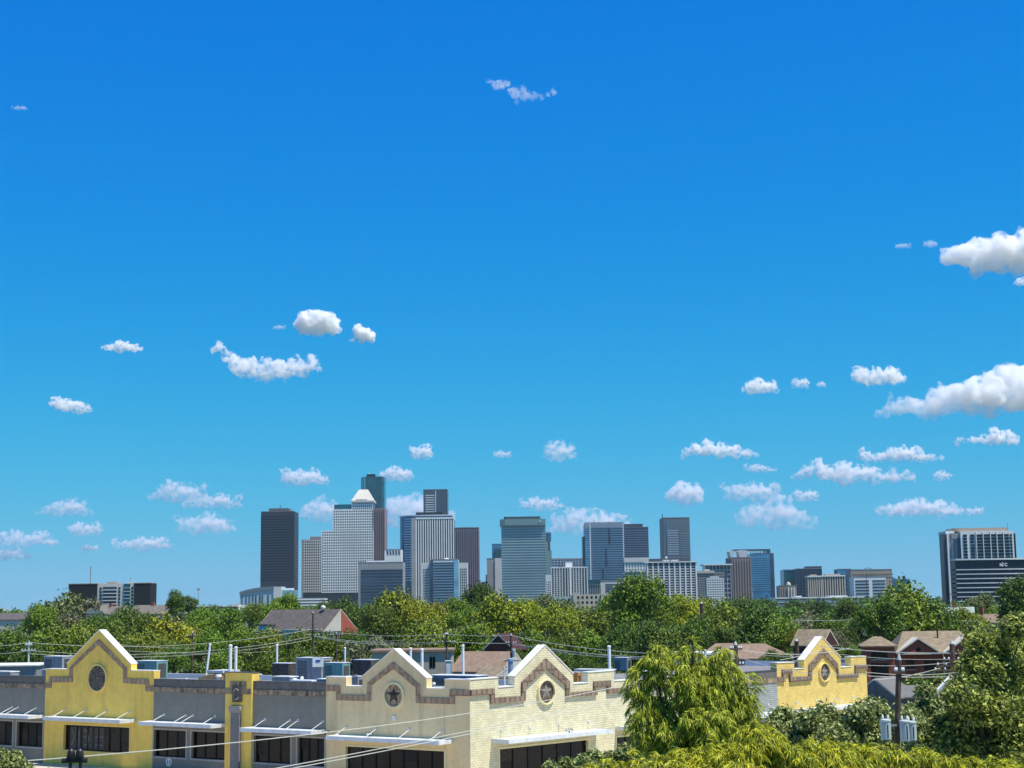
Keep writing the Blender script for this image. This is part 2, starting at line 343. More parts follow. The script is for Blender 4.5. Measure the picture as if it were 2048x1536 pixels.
# --- taupe corner gable, left wing
topT = [(0, 9.42), (2.65, 9.42), (2.65, 8.63), (4.57, 8.63), (4.57, 9.5), (8.12, 12.0), (11.68, 9.55), (11.68, 8.66), (13.55, 8.66), (13.55, 9.45), (15.9, 9.45)]
oT = [(0, 8.6), (2.07, 8.6), (2.1, 7.87), (5.25, 7.87), (5.28, 8.93), (8.17, 10.88), (11.05, 9.0), (11.12, 7.92), (14.2, 7.92), (14.25, 8.72), (15.9, 8.72)]
iT = [(0, 8.08), (1.58, 8.08), (1.58, 7.36), (5.68, 7.36), (5.7, 8.68), (8.15, 10.28), (10.67, 8.78), (10.67, 7.4), (14.6, 7.4), (14.65, 8.19), (15.9, 8.19)]
gt = gable(TL, topT, M_TAUPE, [(2.72, 13.56, .5, 3.36)], 7, oT, iT, M_BAND, .1)
MB(TL).disc(8.12, 7.98, 1.14, 0, .16, ri=.98).build('ring_moulding', M_SURT, gt)
md = MB(TL).disc(8.12, 7.98, .98, 0, .06).build('medallion', M_MEDT, gt)
star(TL, 8.12, 7.98, .8, .07, M_STARD, md)
MB(TL).box(7.95, 8.25, 0, .12, 5.8, 6.2).build('wall_light', M_WHITE, bld)
window(TL, 2.72, 13.56, .5, 3.36, 7, M_SURT)
MB(TL).box(2.69, 2.71, .001, .006, 3.6, 7.3).build('control_joint', M_PLINT, bld)
# --- cream gable, right wing
topR = [(0, 9.45), (3.42, 9.48), (3.42, 8.63), (5.42, 8.65), (5.42, 9.5), (9.32, 12.1), (13.03, 9.42), (13.03, 8.5), (15.0, 8.52), (15.0, 9.45), (18.66, 9.47), (18.66, 8.5)]
oR = [(0, 8.6), (2.8, 8.6), (2.83, 7.8), (6.18, 7.78), (6.22, 8.96), (9.33, 10.95), (12.38, 8.78), (12.36, 7.76), (15.7, 7.78), (15.68, 8.6), (18.0, 8.6), (18.0, 7.86), (28, 7.84)]
iR = [(0, 8.1), (2.35, 8.1), (2.37, 7.3), (6.6, 7.32), (6.64, 8.52), (9.32, 10.1), (11.9, 8.42), (11.88, 7.36), (16.1, 7.34), (16.12, 8.1), (17.53, 8.1), (17.55, 7.4), (28, 7.4)]
topR2 = topR[:-1]
gr = gable(TR, topR2, M_CREAM, [(3.48, 14.86, .5, 3.37)], 7, oR, iR, M_BANDR, .2)
rect_wall(TR, 18.66, 28, 8.5, M_CREAM, [(18.8, 23.75, .8, 3.3)])
MB(TR).rail([(18.66, 8.5), (28, 8.5)], .07, -.85, .06).build('coping', M_COPE, bld)
MB(TR).disc(9.33, 7.98, 1.12, 0, .26, ri=1.0).build('ring_moulding', M_SURT, gr)
md = MB(TR).disc(9.33, 7.98, 1.0, 0, .06).build('medallion', M_MED, gr)
star(TR, 9.33, 7.98, .82, .07, M_STARW, md)
window(TR, 3.48, 14.86, .5, 3.37, 6, M_SURT); window(TR, 18.8, 23.75, .8, 3.3, 3, M_SURT)
# --- grey right wing and far ochre gable
grey(TR, 28, 44.7, [(30, 36, .8, 3.3), (37.5, 44.3, .8, 3.3)], M_GREYB, 8.45, (7.22, 7.7))
window(TR, 30, 36, .8, 3.3, 4, M_SURG); window(TR, 37.5, 44.3, .8, 3.3, 4, M_SURG)
topF = [(44.7, 9.22), (47.9, 9.18), (47.9, 8.47), (49.77, 8.45), (49.77, 9.35), (53.35, 11.75), (56.88, 9.38), (56.88, 8.3), (58.9, 8.3), (58.9, 9.36), (62.02, 9.34)]
oF = [(44.7, 7.76), (45.5, 7.76), (45.55, 8.52), (47.27, 8.5), (47.3, 7.68), (50.4, 7.62), (50.55, 8.85), (53.4, 10.5), (56.05, 8.72), (56.15, 7.54), (59.48, 7.52), (59.55, 8.42), (62.02, 8.35)]
iF = [(44.7, 7.26), (45.95, 7.22), (46.05, 8.0), (46.77, 7.98), (46.88, 7.12), (50.9, 7.12), (51, 8.4), (53.36, 9.87), (55.9, 8.2), (56.0, 7.1), (60.04, 7.05), (60.1, 8.0), (62.02, 7.9)]
gf = gable(TR, topF, M_YELB, [(48, 60, .5, 3.3)], 6.9, oF, iF, M_BANDR, .2)
window(TR, 48, 60, .5, 3.3, 6, M_SURY)
MB(TR).disc(53.45, 7.92, 1.04, 0, .24, ri=.94).build('ring_moulding', M_SURY, gf)
md = MB(TR).disc(53.45, 7.92, .94, 0, .06).build('medallion', M_MED, gf)
star(TR, 53.45, 7.92, .8, .07, M_STARW, md)
# awnings
canopy(TL, 40.4, 51.6, 5.02, 2.0, (50.57, 47.5, 44.4, 41.3), 5.68)
canopy(TL, 53.9, 66, 5.05, 2.0, (58.8, 57.9, 55.05), 5.7)
canopy(TL, 28.2, 37.85, 4.95, 2.0, (36.35, 33.45, 32.5, 29.6), 5.56)
canopy(TL, 15.95, 24.55, 4.78, 2.0, (23.2, 20.15, 19.2, 16.2), 5.48)
canopy(TL, 1.85, 14.2, 4.42, 2.0, (13.48, 9.95, 6.38, 2.95), 5.1)
canopy(TR, 2.56, 16.0, 4.35, 2.05, (3.7, 7.2, 11.0, 14.9), 5.0)
canopy(TR, 18.76, 27.5, 4.35, 2.05, (20.4, 23.5, 26), 5.03)
canopy(TR, 33, 45.3, 4.3, 2.05, (36, 39.4, 42.9), 5.02)
canopy(TR, 47.6, 61.5, 4.3, 2.05, (48.0, 51.7, 55.3, 58.9), 4.98)
# core volume and roof
core = [inter(-.8, -.8)]+[(C0.x+TR(62.02, o, 0)[0], C0.y+TR(62.02, o, 0)[1]) for o in (-.8, -17)]+[inter(-17, -17)]+plan(TL, [(68, -17), (68, -.8)])
core = [(x-C0.x, y-C0.y) for x, y in core]
MB().prism(core, 0, 7.9, 'z').build('rear_wall', M_PLINT, bld)
MB().prism(core, 7.9, 8.0, 'z').build('roof', M_ROOF, bld)
MB(TR).box(61.97, 62.02, -17, -.8, 7.9, 8.6).build('parapet', M_COPE, bld)
b = MB(TL); b.box(0.5, 68, -17.3, -17, 6, 8.5); b.build('rear_parapet', M_COPE, bld)
for i_, (u_, o_, l_) in enumerate(((60, -6, 9), (34, -4, 7), (30, -9, 12), (20, -5, 6), (12, -7, 8), (45, -10, 8))):
    MB(TL).tube([(u_, o_, 8.35), (u_-l_, o_-.4, 8.35), (u_-l_, o_-3.5, 8.35)], .07, n=6).build('conduit', M_ROD, bld)
for u_, o_, r_, h_ in ((57, -4, .14, .9), (36.5, -3, .1, .9), (34, -5, .2, 1.2), (29.5, -3, .12, 1.0), (22.5, -3.2, .16, 1.1), (21.2, -2.8, .1, 1.3), (17.6, -3.4, .2, .9), (16.6, -2.6, .12, 1.2), (6, -3, .12, 1.0), (3.4, -3.5, .18, .9)):
    b = MB(); c_ = TL(u_, o_, 0); b.lathe(c_[0], c_[1], [(r_, 8.0), (r_, 8+h_*.8), (r_*1.7, 8+h_*.82), (r_*1.4, 8+h_)], 10); b.build('roof_vent', M_WHITE, bld)
# wall lamps on the awnings
for i, (T_, u, lab) in enumerate(((TL, 15.2, 'small black floodlight on taupe awning beside the grey wall'), (TL, 10.2, 'small black floodlight on taupe awning under the left star'), (TR, 11.4, 'small black floodlight on cream gable awning'), (TR, 53.6, 'small black floodlight on far ochre awning'))):
    p = Vector(T_(u, .9, 4.42 if T_ is TL else 4.3))+C0
    o = thing('floodlight', lab, 'lamp', p, group='floodlights on the awnings')
    B('lamp_housing', M_BLACK, o, (-.3, .3, -.15, .15, .12, .34)); B('bracket', M_BLACK, o, (-.05, .05, -.05, .05, .0, .12)); B('lens', M_WHITE, o, (-.24, .24, -.17, -.152, .16, .3))
# ------------------------------------------------------------------ rooftop equipment
M_HVG = mat('grey unit steel', (.30, .32, .34), .6, .15, 1, streak=((.15, .15, .16), 3, .4))
M_HVT = mat('teal unit steel', (.14, .33, .33), .6, .12, 1, streak=((.1, .16, .16), 3, .4))
M_HVD = mat('dark louvre steel', (.07, .065, .06), .7, .3, 2)
M_HVB = mat('blue grey unit steel', (.32, .34, .37), .6, .12, 1, streak=((.14, .16, .2), 3, .4))
M_HVL = mat('pale unit steel', (.6, .63, .66), .6, .1, 1)
def hvac(x0, x1, yt, D, m, lab, kind='louvre', zb=8.0, yaw=-32.9, name='rooftop_unit', depth=.6):
    W = (x1-x0)/F*D; k = abs(sin(radians(yaw)))*depth+cos(radians(yaw)); wd = W/k; d = wd*depth
    p = at((x0+x1)/2, yt, D); h = p.z-zb
    o = thing(name, lab, 'air conditioner' if 'unit' in name else 'duct', (p.x, p.y, zb), radians(yaw), 'equipment on the shop roof')
    B('housing', m, o, (-wd/2, wd/2, -d/2, d/2, .12, h-.04))
    B('cover', M_HVL, o, (-wd/2-.04, wd/2+.04, -d/2-.04, d/2+.04, h-.04, h+.02))
    B('base', M_HVD, o, (-wd/2+.1, wd/2-.1, -d/2+.1, d/2-.1, 0, .12))
    lv = MB()
    n = max(3, int((h-.4)/.14))
    for i in range(n):
        z = .25+i*(h-.5)/n; lv.box(-wd*.44, -wd*.06, -d/2-.03, -d/2, z, z+.06)
    lv.build('louvres', M_HVD, o)
    B('access_panel', m, o, (wd*.02, wd*.44, -d/2-.02, -d/2, .25, h-.25))
    B('side_panel', M_HVD, o, (wd/2, wd/2+.02, -d*.35, d*.35, .3, h-.3))
    if kind == 'fan':
        MB().lathe(0, 0, [(d*.35, h+.02), (d*.35, h+.16), (d*.3, h+.16)], 16).build('fan_shroud', M_HVD, o)
    return o
hvac(88, 150, 1312, 180, M_HVG, 'pale grey air conditioner on roof left of the clock gable')
hvac(270, 336, 1321, 172, M_HVT, 'teal air conditioner on roof right of the clock gable', depth=.5)
hvac(545, 594, 1326, 162, M_HVD, 'dark grey louvred air conditioner, left end of the central roof cluster')
hh = hvac(592, 664, 1315, 160, M_HVB, 'large blue grey air conditioner with white sign panel, tallest on the roof', depth=.5)
hvac(648, 700, 1325, 154, M_HVT, 'teal air conditioner before the large blue grey one', depth=.5)
hvac(706, 758, 1319, 160, M_HVD, 'dark brown louvred box behind the left star gable')
hvac(690, 728, 1352, 146, M_HVG, 'ribbed grey condenser in the notch left of the star gable', 'fan')
hvac(858, 976, 1350, 152, mat('blue container steel', (.05, .14, .22), .6, .2, 1, streak=((.03, .05, .08), 3, .5)), 'long blue ribbed unit behind the corner merlon', depth=.35)
hvac(1228, 1262, 1315, 178, M_HVG, 'pale grey cooling unit beside the right vent pipe')
hvac(1262, 1330, 1342, 166, M_HVL, 'low white duct box behind the feathery tree', name='rooftop_duct')
hvac(1585, 1606, 1322, 172, M_HVB, 'small dark cooler in left notch of the far ochre gable')
hvac(1680, 1704, 1318, 182, M_HVB, 'small dark cooler in right notch of the far ochre gable')
hvac(1136, 1162, 1344, 150, mat('orange plastic', (.75, .3, .03), .6, .3, 3), 'orange and black crate in notch right of the cream gable', zb=8.0, name='rooftop_duct_box')
# white sign panel with blue oval on the big unit
pp = at(632, 1325, 158.4); b = MB(); b.box(-.35, .75, -.03, .03, -.45, .55)
sg = thing('equipment_sign', 'white panel with a small blue oval on the blue grey unit', 'sign', pp); b.build('panel', M_WHITE, sg)
MB().disc(.2, .15, .26, -.06, -.031, rz=.12).build('oval_mark', mat('oval blue', (.02, .08, .35), .5), sg)
B('bracket', M_HVD, sg, (.1, .3, .031, .3, -.2, .1))
# sheds / skylights and clutter
o = thing('roof_tarpaulin', 'orange tan sheet roof left of the ochre pier', 'roof sheet', (at(438, 1340, 160).x, 160, 8.0), radians(-32.9))
MB().prism([(-1.7, 0), (1.6, 0), (1.6, 1.25), (-.4, 1.05), (-1.7, .75)], -1.2, 1.2).build('sheet', mat('orange tan sheet', (.62, .36, .14), .8, .25, 3), o)
B('ridge_cap', M_HVL, o, (-.5, 1.75, -1.25, 1.25, 1.26, 1.5))
def duct(px, yt, D, wd, lab):
    p = at(px, yt, D); o = thing('roof_hatch', lab, 'roof hatch', (p.x, p.y, 8.0), radians(-32.9), 'pale hatches on the shop roof'); h = p.z-8
    B('curb', M_HVG, o, (-wd/2, wd/2, -.6, .6, 0, h-.1)); B('lid', M_WHITE, o, (-wd/2-.06, wd/2+.06, -.66, .66, h-.1, h)); return o
duct(505, 1348, 152, 1.2, 'dark curb hatch just right of the ochre pier')
duct(570, 1352, 150, 2.2, 'pale blue skylight hatch before the dark louvred unit')
duct(610, 1360, 147, 2.6, 'low white hatch at the parapet before the blue grey unit')
duct(655, 1357, 145, 1.6, 'tan topped hatch left of the taupe merlon')
duct(1190, 1338, 156, 4.0, 'long low white hatch behind the cream merlon')
duct(12, 1342, 175, 3.0, 'white hatch at the far left roof edge')
duct(105, 1338, 172, 2.0, 'pale hatch beside the clock gable shoulder')
def vent(px, yt, D, r, lab, lean=0.0, zb=8.0):
    p = at(px, yt, D); h = p.z-zb; o = thing('vent_pipe', lab, 'vent pipe', (p.x+lean*h, p.y, zb), 0, 'white vent pipes on the shop roof')
    b = MB(); b.tube([(0, 0, 0), (-lean*h, 0, h)], r, n=10); b.build('pipe', M_WHITE, o)
    b = MB(); b.lathe(-lean*h, 0, [(r*1.15, h-.12), (r*1.2, h+.03), (r*.6, h+.1)], 10); b.build('cap', M_COPE, o)
    B('flashing', M_HVG, o, (-r*2, r*2, -r*2, r*2, 0, .1))
vent(420, 1289, 160, .11, 'tall white vent pipe leaning left of the ochre pier', -.11)
vent(461, 1291, 158, .17, 'thick white vent pipe, left one of the pair above the ochre pier')
vent(472, 1295, 158, .15, 'white vent pipe, right one of the pair above the ochre pier')
vent(554, 1290, 164, .11, 'thin white vent pipe rising behind the dark louvred unit')
vent(690, 1296, 162, .1, 'thin white vent pipe between teal unit and dark box')
vent(821, 1297, 152, .13, 'white vent pipe on left star gable slope, nearer the peak')
vent(844, 1299, 152, .14, 'white vent pipe on left star gable slope, lower down')
vent(926, 1291, 156, .13, 'white vent pipe before the tan house roof')
vent(1218, 1293, 160, .17, 'thick white vent pipe right of the cream gable')
vent(1410, 1301, 185, .13, 'white vent pipe seen through the feathery tree')
# cabinet and flue near the corner
p = at(897, 1321, 158); o = thing('roof_cabinet', 'slim teal cabinet standing on the roof behind corner merlon', 'cabinet', (p.x, p.y, 8))
h = p.z-8; B('housing', M_HVT, o, (-.3, .3, -.3, .3, 0, h-.06)); B('cover', M_COPE, o, (-.36, .36, -.36, .36, h-.06, h)); B('door', M_HVL, o, (-.22, .22, -.33, -.3, .4, h-.3))
p = at(1021, 1316, 150); o = thing('exhaust_flue', 'blue grey exhaust flue in the notch left of the cream gable', 'flue', (p.x, p.y, 8)); h = p.z-8
MB().lathe(0, 0, [(.24, 0), (.24, h-.3), (.34, h-.3), (.34, h-.1), (.1, h)], 12).build('flue_pipe', mat('blue flue', (.2, .3, .42), .5, .2, 2), o)
MB().tube([(-.6, 0, 0), (-.6, 0, h*.7)], .09, n=8).build('side_pipe', M_WHITE, o)

# ------------------------------------------------------------------ skyline towers
def rgb(r, g, b):
    f = lambda c: ((c/255+.055)/1.055)**2.4 if c > 10 else c/3294
    return (f(r), f(g), f(b))
def tm(key, c, rough=.6, spec=.5, var=.1, scale=.02): return mat('tower '+key, c, rough, var, scale, spec=spec*.5)
def tower(x0, x1, yt, D, lab, m, name='office_tower', yaw=0, depth=None, cat='tower', yb=None, grp='towers of the downtown skyline'):
    """root at the base centre; returns root, width, depth, height and a pixel->local helper"""
    p0 = at(x0, yt, D); p1 = at(x1, yt, D); W = p1.x-p0.x; c = at((x0+x1)/2, yt, D)
    root = thing(name, lab, cat, (c.x, D, 0), radians(yaw), grp)
    if depth is None: depth = W*.7 if yaw == 0 else W*.5
    if yaw: W = (W-depth*abs(sin(radians(yaw))))/cos(radians(yaw))
    h = c.z; hw, hd = W/2, depth/2
    if m:
        B('body', m, root, (-hw, hw, -hd, hd, 0, h))
        if D > 1800 and 'tower' in name:
            rt = random.Random(int(x0)); 
            for k_ in range(3):
                xx = rt.uniform(-.8, .6)*hw; ww = rt.uniform(.08, .22)*hw; hh_ = rt.uniform(1.2, 2.8)
                B('roof_plant', mat('roof plant grey', (.3, .3, .3), .8, .1, .1), root, (xx, xx+ww, -hd*.4, hd*.2, h, h+hh_))
        if D > 1800: MB().box(-hw-.35, hw+.35, -hd-.35, -hd+.6, h-.02, h+.9).build('parapet', mat('tower parapet', (.2, .2, .205), .8, .1, .1), root)
    return dict(o=root, w=W, d=depth, h=h, hw=hw, hd=hd, D=D, s=D/F, cx=(x0+x1)/2)
def bands(t, m, n=None, z0=None, z1=None, th=.5, pitch=None, name='window_band', x0=None, x1=None, pr=.4, wrap=True, vis=40):
    """window bands all round (or only on the front between x0 and x1), each storey its own part; pitch in picture px"""
    z1 = z1 if z1 is not None else t['h']; pitch = pitch*t['s']; z0 = z0 if z0 is not None else vis
    n = int((z1-z0)/pitch); x0_ = -t['hw'] if x0 is None else x0; x1_ = t['hw'] if x1 is None else x1
    for i in range(n):
        zt = z1-(i+.5-.5*th)*pitch; zb = zt-th*pitch
        b = MB()
        if wrap: b.box(-t['hw']-pr, t['hw']+pr, -t['hd']-pr, t['hd']+pr, zb, zt)
        else: b.box(x0_, x1_, -t['hd']-pr, -t['hd'], zb, zt)
        b.build(name, m, t['o'])
def fins(t, m, pitch, wd, z1=None, z0=0, x0=None, x1=None, pr=1.2, name='pier', sides=True):
    z1 = z1 if z1 is not None else t['h']; pitch = pitch*t['s']; wd = wd*t['s']
    a = -t['hw'] if x0 is None else x0; c = t['hw'] if x1 is None else x1; n = max(1, round((c-a)/pitch)); pitch = (c-a-wd)/n
    for i in range(n+1):
        x = a+i*pitch; B(name, m, t['o'], (x, x+wd, -t['hd']-pr, -t['hd'], z0, z1))
    if sides and t['o'].rotation_euler[2]:
        n2 = max(1, round(t['d']/pitch)); p2 = (t['d']-wd)/n2; sg = -1 if t['o'].rotation_euler[2] > 0 else 1
        for i in range(n2+1):
            y = -t['hd']+i*p2
            B(name, m, t['o'], ((t['hw'], t['hw']+pr) if sg > 0 else (-t['hw']-pr, -t['hw']))+(y, y+wd, z0, z1))
def grid(t, m, px, pz, wx, wz, z1=None, z0=0, x0=None, x1=None, pr=.8, name='facade_grid', y=None, sides=True):
    """pale lattice of piers and spandrels over a dark core: one mesh per face"""
    z1 = z1 if z1 is not None else t['h']; s = t['s']; b = MB(); yf = -t['hd'] if y is None else y
    a = -t['hw'] if x0 is None else x0; c = t['hw'] if x1 is None else x1
    nx = max(1, round((c-a)/(px*s))); p = (c-a-wx*s)/nx
    for i in range(nx+1): b.box(a+i*p, a+i*p+wx*s, yf-pr, yf, z0, z1)
    nz = int((z1-z0)/(pz*s))
    for i in range(nz+1): 
        zt = z1-i*pz*s; b.box(a, c, yf-pr*.8, yf, zt-wz*s, zt)
    b.build(name, m, t['o'])
    yaw = t['o'].rotation_euler[2]
    if sides and yaw:
        b = MB(); sg = -1 if yaw > 0 else 1; xa = sg*t['hw']; xx = (xa, xa+pr) if sg > 0 else (xa-pr, xa)
        ny = max(1, round(t['d']/(px*s))); q = (t['d']-wx*s)/ny
        for i in range(ny+1): b.box(*xx, -t['hd']+i*q, -t['hd']+i*q+wx*s, z0, z1)
        for i in range(nz+1):
            zt = z1-i*pz*s; b.box(xx[0] if sg > 0 else xx[0]+.2*pr, xx[1]-.2*pr if sg > 0 else xx[1], -t['hd'], t['hd'], zt-wz*s, zt)
        b.build(name, m, t['o'])
def blk(t, name, m, px0, px1, yt, yb=None, y0=None, y1=None, dy=0):
    """box on tower t given by picture px columns and rows"""
    x0 = (px0-t['cx'])*t['s']; x1 = (px1-t['cx'])*t['s']
    zt = at(px0, yt, t['D']).z; zb = 0 if yb is None else at(px0, yb, t['D']).z
    y0 = -t['hd']-1 if y0 is None else y0; y1 = t['hd'] if y1 is None else y1
    return B(name, m, t['o'], (x0, x1, y0, y1, zb, zt))
def zof(t, py): return at(t['cx'], py, t['D']).z

def gm(key, c, rough=.15, spec=.8): return mat('tower '+key, c, rough, .45, .035, spec=spec*.5, randhue=.008)  # tone noise and per-part tint paint uneven reflections into the glass colour
G_NAVY = gm('navy glass', (.032, .05, .085)); G_TEAL = gm('teal glass', (.010, .095, .125)); G_BLUE = gm('blue glass', (.05, .20, .34)); G_SKY = gm('sky glass', (.16, .38, .52))
G_DARK = gm('black glass', (.018, .021, .028), .2); G_SLATE = gm('slate glass', (.055, .06, .075), .3)
C_WHITE = tm('white concrete', (.78, .78, .76)); C_PALE = tm('pale concrete', (.62, .61, .59)); C_MID = tm('mid concrete', (.32, .315, .31))
C_TAN = tm('tan stone', (.36, .29, .23)); C_ROSE = tm('rose granite', (.27, .18, .17)); C_DARK = tm('dark granite', (.09, .085, .1))
C_PURP = tm('plum granite', (.27, .21, .26)); C_CREAM = tm('cream stone', (.55, .48, .38)); C_BG = tm('blue green panel', (.17, .28, .29))

# dark slab at the left of downtown
t = tower(527, 593, 1025, 3100, 'dark charcoal slab tower standing alone at the left of downtown', tm('charcoal', (.035, .036, .05), .45), depth=60)
bands(t, tm('charcoal glass', (.012, .014, .024), .2, .8), th=.5, pitch=5.2, z0=60, z1=zof(t, 1032), pr=.3)
blk(t, 'penthouse', tm('brown cap', (.16, .13, .13)), 541, 580, 1018, 1025, -20, 20)
blk(t, 'mast', M_BLACK, 560, 561, 1010, 1018, -1, 1)
# teal tower behind the stepped one
t = tower(722, 770, 955, 3700, 'tallest tower, dark teal glass with rooftop equipment', None, depth=55)
b = MB(); hw, hd = t['hw'], t['hd']
b.prism([(-hw, 0), (-hw+10, -hd), (hw-6, -hd), (hw, -hd+8), (hw, hd), (-hw, hd)], 0, t['h'], 'z'); b.build('body', G_TEAL, t['o'])
fins(t, tm('teal mullion', (.02, .09, .11), .3), 4, .7, z0=100, x0=-hw+10, x1=hw-6, pr=.6, sides=False)
blk(t, 'roof_plant', G_DARK, 734, 751, 949, 955, -10, 10); blk(t, 'mast', C_WHITE, 738, 739, 945, 949, -1, 1)
b = MB().box(-hw+11, -hw+13, -hd-1, -hd, 100, t['h']); b.build('pale_strip', G_SKY, t['o'])
# small grid block
t = tower(607, 652, 1081, 3200, 'pale gridded block, shorter one left of the stepped white tower', G_DARK, depth=50)
grid(t, C_PALE, 4.4, 5.2, 1.6, 2.0, z0=40); blk(t, 'end_wall', C_MID, 607, 610, 1080, None, -27, 25)
blk(t, 'penthouse', C_TAN, 622, 650, 1074, 1081, -15, 15)
# stepped grid tower with pyramid top
t = tower(647, 772, 1062, 3000, 'stepped white gridded tower with a pale truncated pyramid on top', None, depth=62)
X = lambda px: (px-t['cx'])*t['s']
B('lower_block', G_DARK, t['o'], (X(647), X(750), -31, 31, 0, zof(t, 1062)))
grid(t, C_WHITE, 4.4, 5.2, 1.7, 2.0, z0=40, x0=X(647), x1=X(750))
B('upper_block', G_DARK, t['o'], (X(669), X(750), -29, 31, zof(t, 1062), zof(t, 1021)))
grid(t, C_WHITE, 4.4, 5.2, 1.7, 2.0, z0=zof(t, 1062), z1=zof(t, 1021), x0=X(669), x1=X(750), y=-29)
tt = dict(t); B('side_wing', C_PURP, t['o'], (X(750), X(772), -28, 30, 0, zof(t, 1019)))
fins(t, C_ROSE, 4.2, 1.5, z1=zof(t, 1019), z0=60, x0=X(750), x1=X(772), pr=-4+1, sides=False)
B('neck', G_DARK, t['o'], (X(706), X(748), -24, 24, zof(t, 1021), zof(t, 1005)))
grid(t, C_WHITE, 4.4, 5.2, 1.7, 2.0, z0=zof(t, 1021), z1=zof(t, 1005), x0=X(706), x1=X(748), y=-24)
B('glass_crown', G_TEAL, t['o'], (X(671), X(704), -22, 25, zof(t, 1021), zof(t, 1010)))
B('roof_deck', C_WHITE, t['o'], (X(669), X(706), -29.5, 31, zof(t, 1021), zof(t, 1020)))
b = MB(); za, zb = zof(t, 1003), zof(t, 980)
q = [(X(705), -26), (X(749), -26), (X(749), 26), (X(705), 26)]; r_ = [(X(719), -9), (X(736), -9), (X(736), 9), (X(719), 9)]
b.add([(x, y, za) for x, y in q]+[(x, y, zb) for x, y in r_], [(0,1,5,4),(1,2,6,5),(2,3,7,6),(3,0,4,7),(4,5,6,7),(3,2,1,0)])
MB().box(X(705)-1, X(749)+1, -27, 27, za-3, za).build('pyramid_base', C_PALE, t['o'])
for k in range(9): B('pyramid_window', G_DARK, t['o'], (X(715)+k*2.4, X(715)+k*2.4+1.2, -26.6, -24, za+1.2, za+2.6))
b.build('pyramid_roof', tm('pale pyramid stone', (.6, .56, .48)), t['o'])
# banded office block before it
t = tower(720, 808, 1126, 2300, 'low broad office block with blank concrete top over dark bands', C_MID, depth=50, name='office_block', cat='office block')
bands(t, G_NAVY, pitch=6.0, th=.62, z1=zof(t, 1139), z0=12, x0=-t['hw']+4, wrap=False, pr=.5)
blk(t, 'penthouse', C_WHITE, 735, 768, 1122, 1126, -10, 10)
b = MB()
for i in range(28): b.box(-t['hw']+4+i*2.35, -t['hw']+4.3+i*2.35, -t['hd']-.3, -t['hd'], zof(t, 1138.5), zof(t, 1126.5))
b.build('concrete_ribs', C_PALE, t['o'])
# little slotted block
t = tower(771, 804, 1100, 2800, 'small white block with slanted black slots below its roofline', C_WHITE, depth=40, name='office_block', cat='office block')
for i in range(5):
    x = -t['hw']+5+i*5.2; MB().prism([(x, zof(t, 1110)), (x+2.2, zof(t, 1110)), (x+1, zof(t, 1101.5)), (x-1.4, zof(t, 1101.5))], -t['hd']-.5, -t['hd']).build('roof_slot', G_DARK, t['o'])
# curved blue glass tower
t = tower(800, 905, 1034, 3200, 'curved blue glass tower with white floor lines left of the striped tower', None, depth=70)
hw = t['hw']; pr_ = [(-hw, 0)]+[(-hw+ (1-cos(a_))*55, -sin(a_)*38) for a_ in [radians(i*9) for i in range(1, 11)]]+[(hw, -38), (hw, 35), (-hw, 35)]
MB().prism(pr_, 0, t['h'], 'z').build('body', G_BLUE, t['o']); MB().prism([(x*1.02, y*1.02) for x, y in pr_], t['h'], t['h']+2.2, 'z').build('roof_rim', C_WHITE, t['o'])
n = int((t['h']-60)/(5*t['s']))
for i in range(n):
    zt = t['h']-(i*5+6)*t['s']; k = 1.004
    MB().prism([(x*k, y*k) for x, y in pr_[4:12]]+[(0, 10)], zt, zt+1.9*t['s'], 'z').build('floor_line', C_WHITE, t['o'])
# tower behind it with dark penthouse deck
t = tower(848, 896, 981, 3600, 'slim blue grey tower with pale louvre face rising behind the striped tower', tm('blue grey glass', (.06, .085, .11), .25, .7, .2), depth=55)
X = lambda px: (px-t['cx'])*t['s']
bands(t, C_PALE, pitch=4.6, th=.4, z1=zof(t, 990), z0=zof(t, 1040), x0=X(852), x1=X(871), wrap=False, pr=.8)
grid(t, tm('slate mullion', (.13, .16, .19)), 4, 4.6, .8, .8, z1=zof(t, 984), z0=zof(t, 1050), x0=X(875), x1=X(896)); blk(t, 'corner_strip', C_PALE, 871.5, 873, 983, 1050, -t['hd']-2, -t['hd'])
t2 = blk(t, 'lower_deck', G_DARK, 834, 886, 1027, None, -45, -30)
# white striped tower
t = tower(825, 909, 1038, 2900, 'tower with bold white and black vertical stripes', G_DARK, depth=60)
blk(t, 'end_wall', C_MID, 825, 833.5, 1038, None, -32, 30); fins(t, C_WHITE, 4.75, 2.1, x0=(833.5-t['cx'])*t['s'], pr=1.5); blk(t, 'roof_edge', C_WHITE, 833, 909, 1037, 1040, -32, 30)
# plum striped tower
t = tower(911, 958, 1057, 3150, 'dark plum tower with thin vertical ribs right of the striped tower', C_DARK, depth=60)
t['hw'] *= 1; fins(t, C_PURP, 4.4, 1.6, pr=1.2, z1=zof(t, 1060)); 
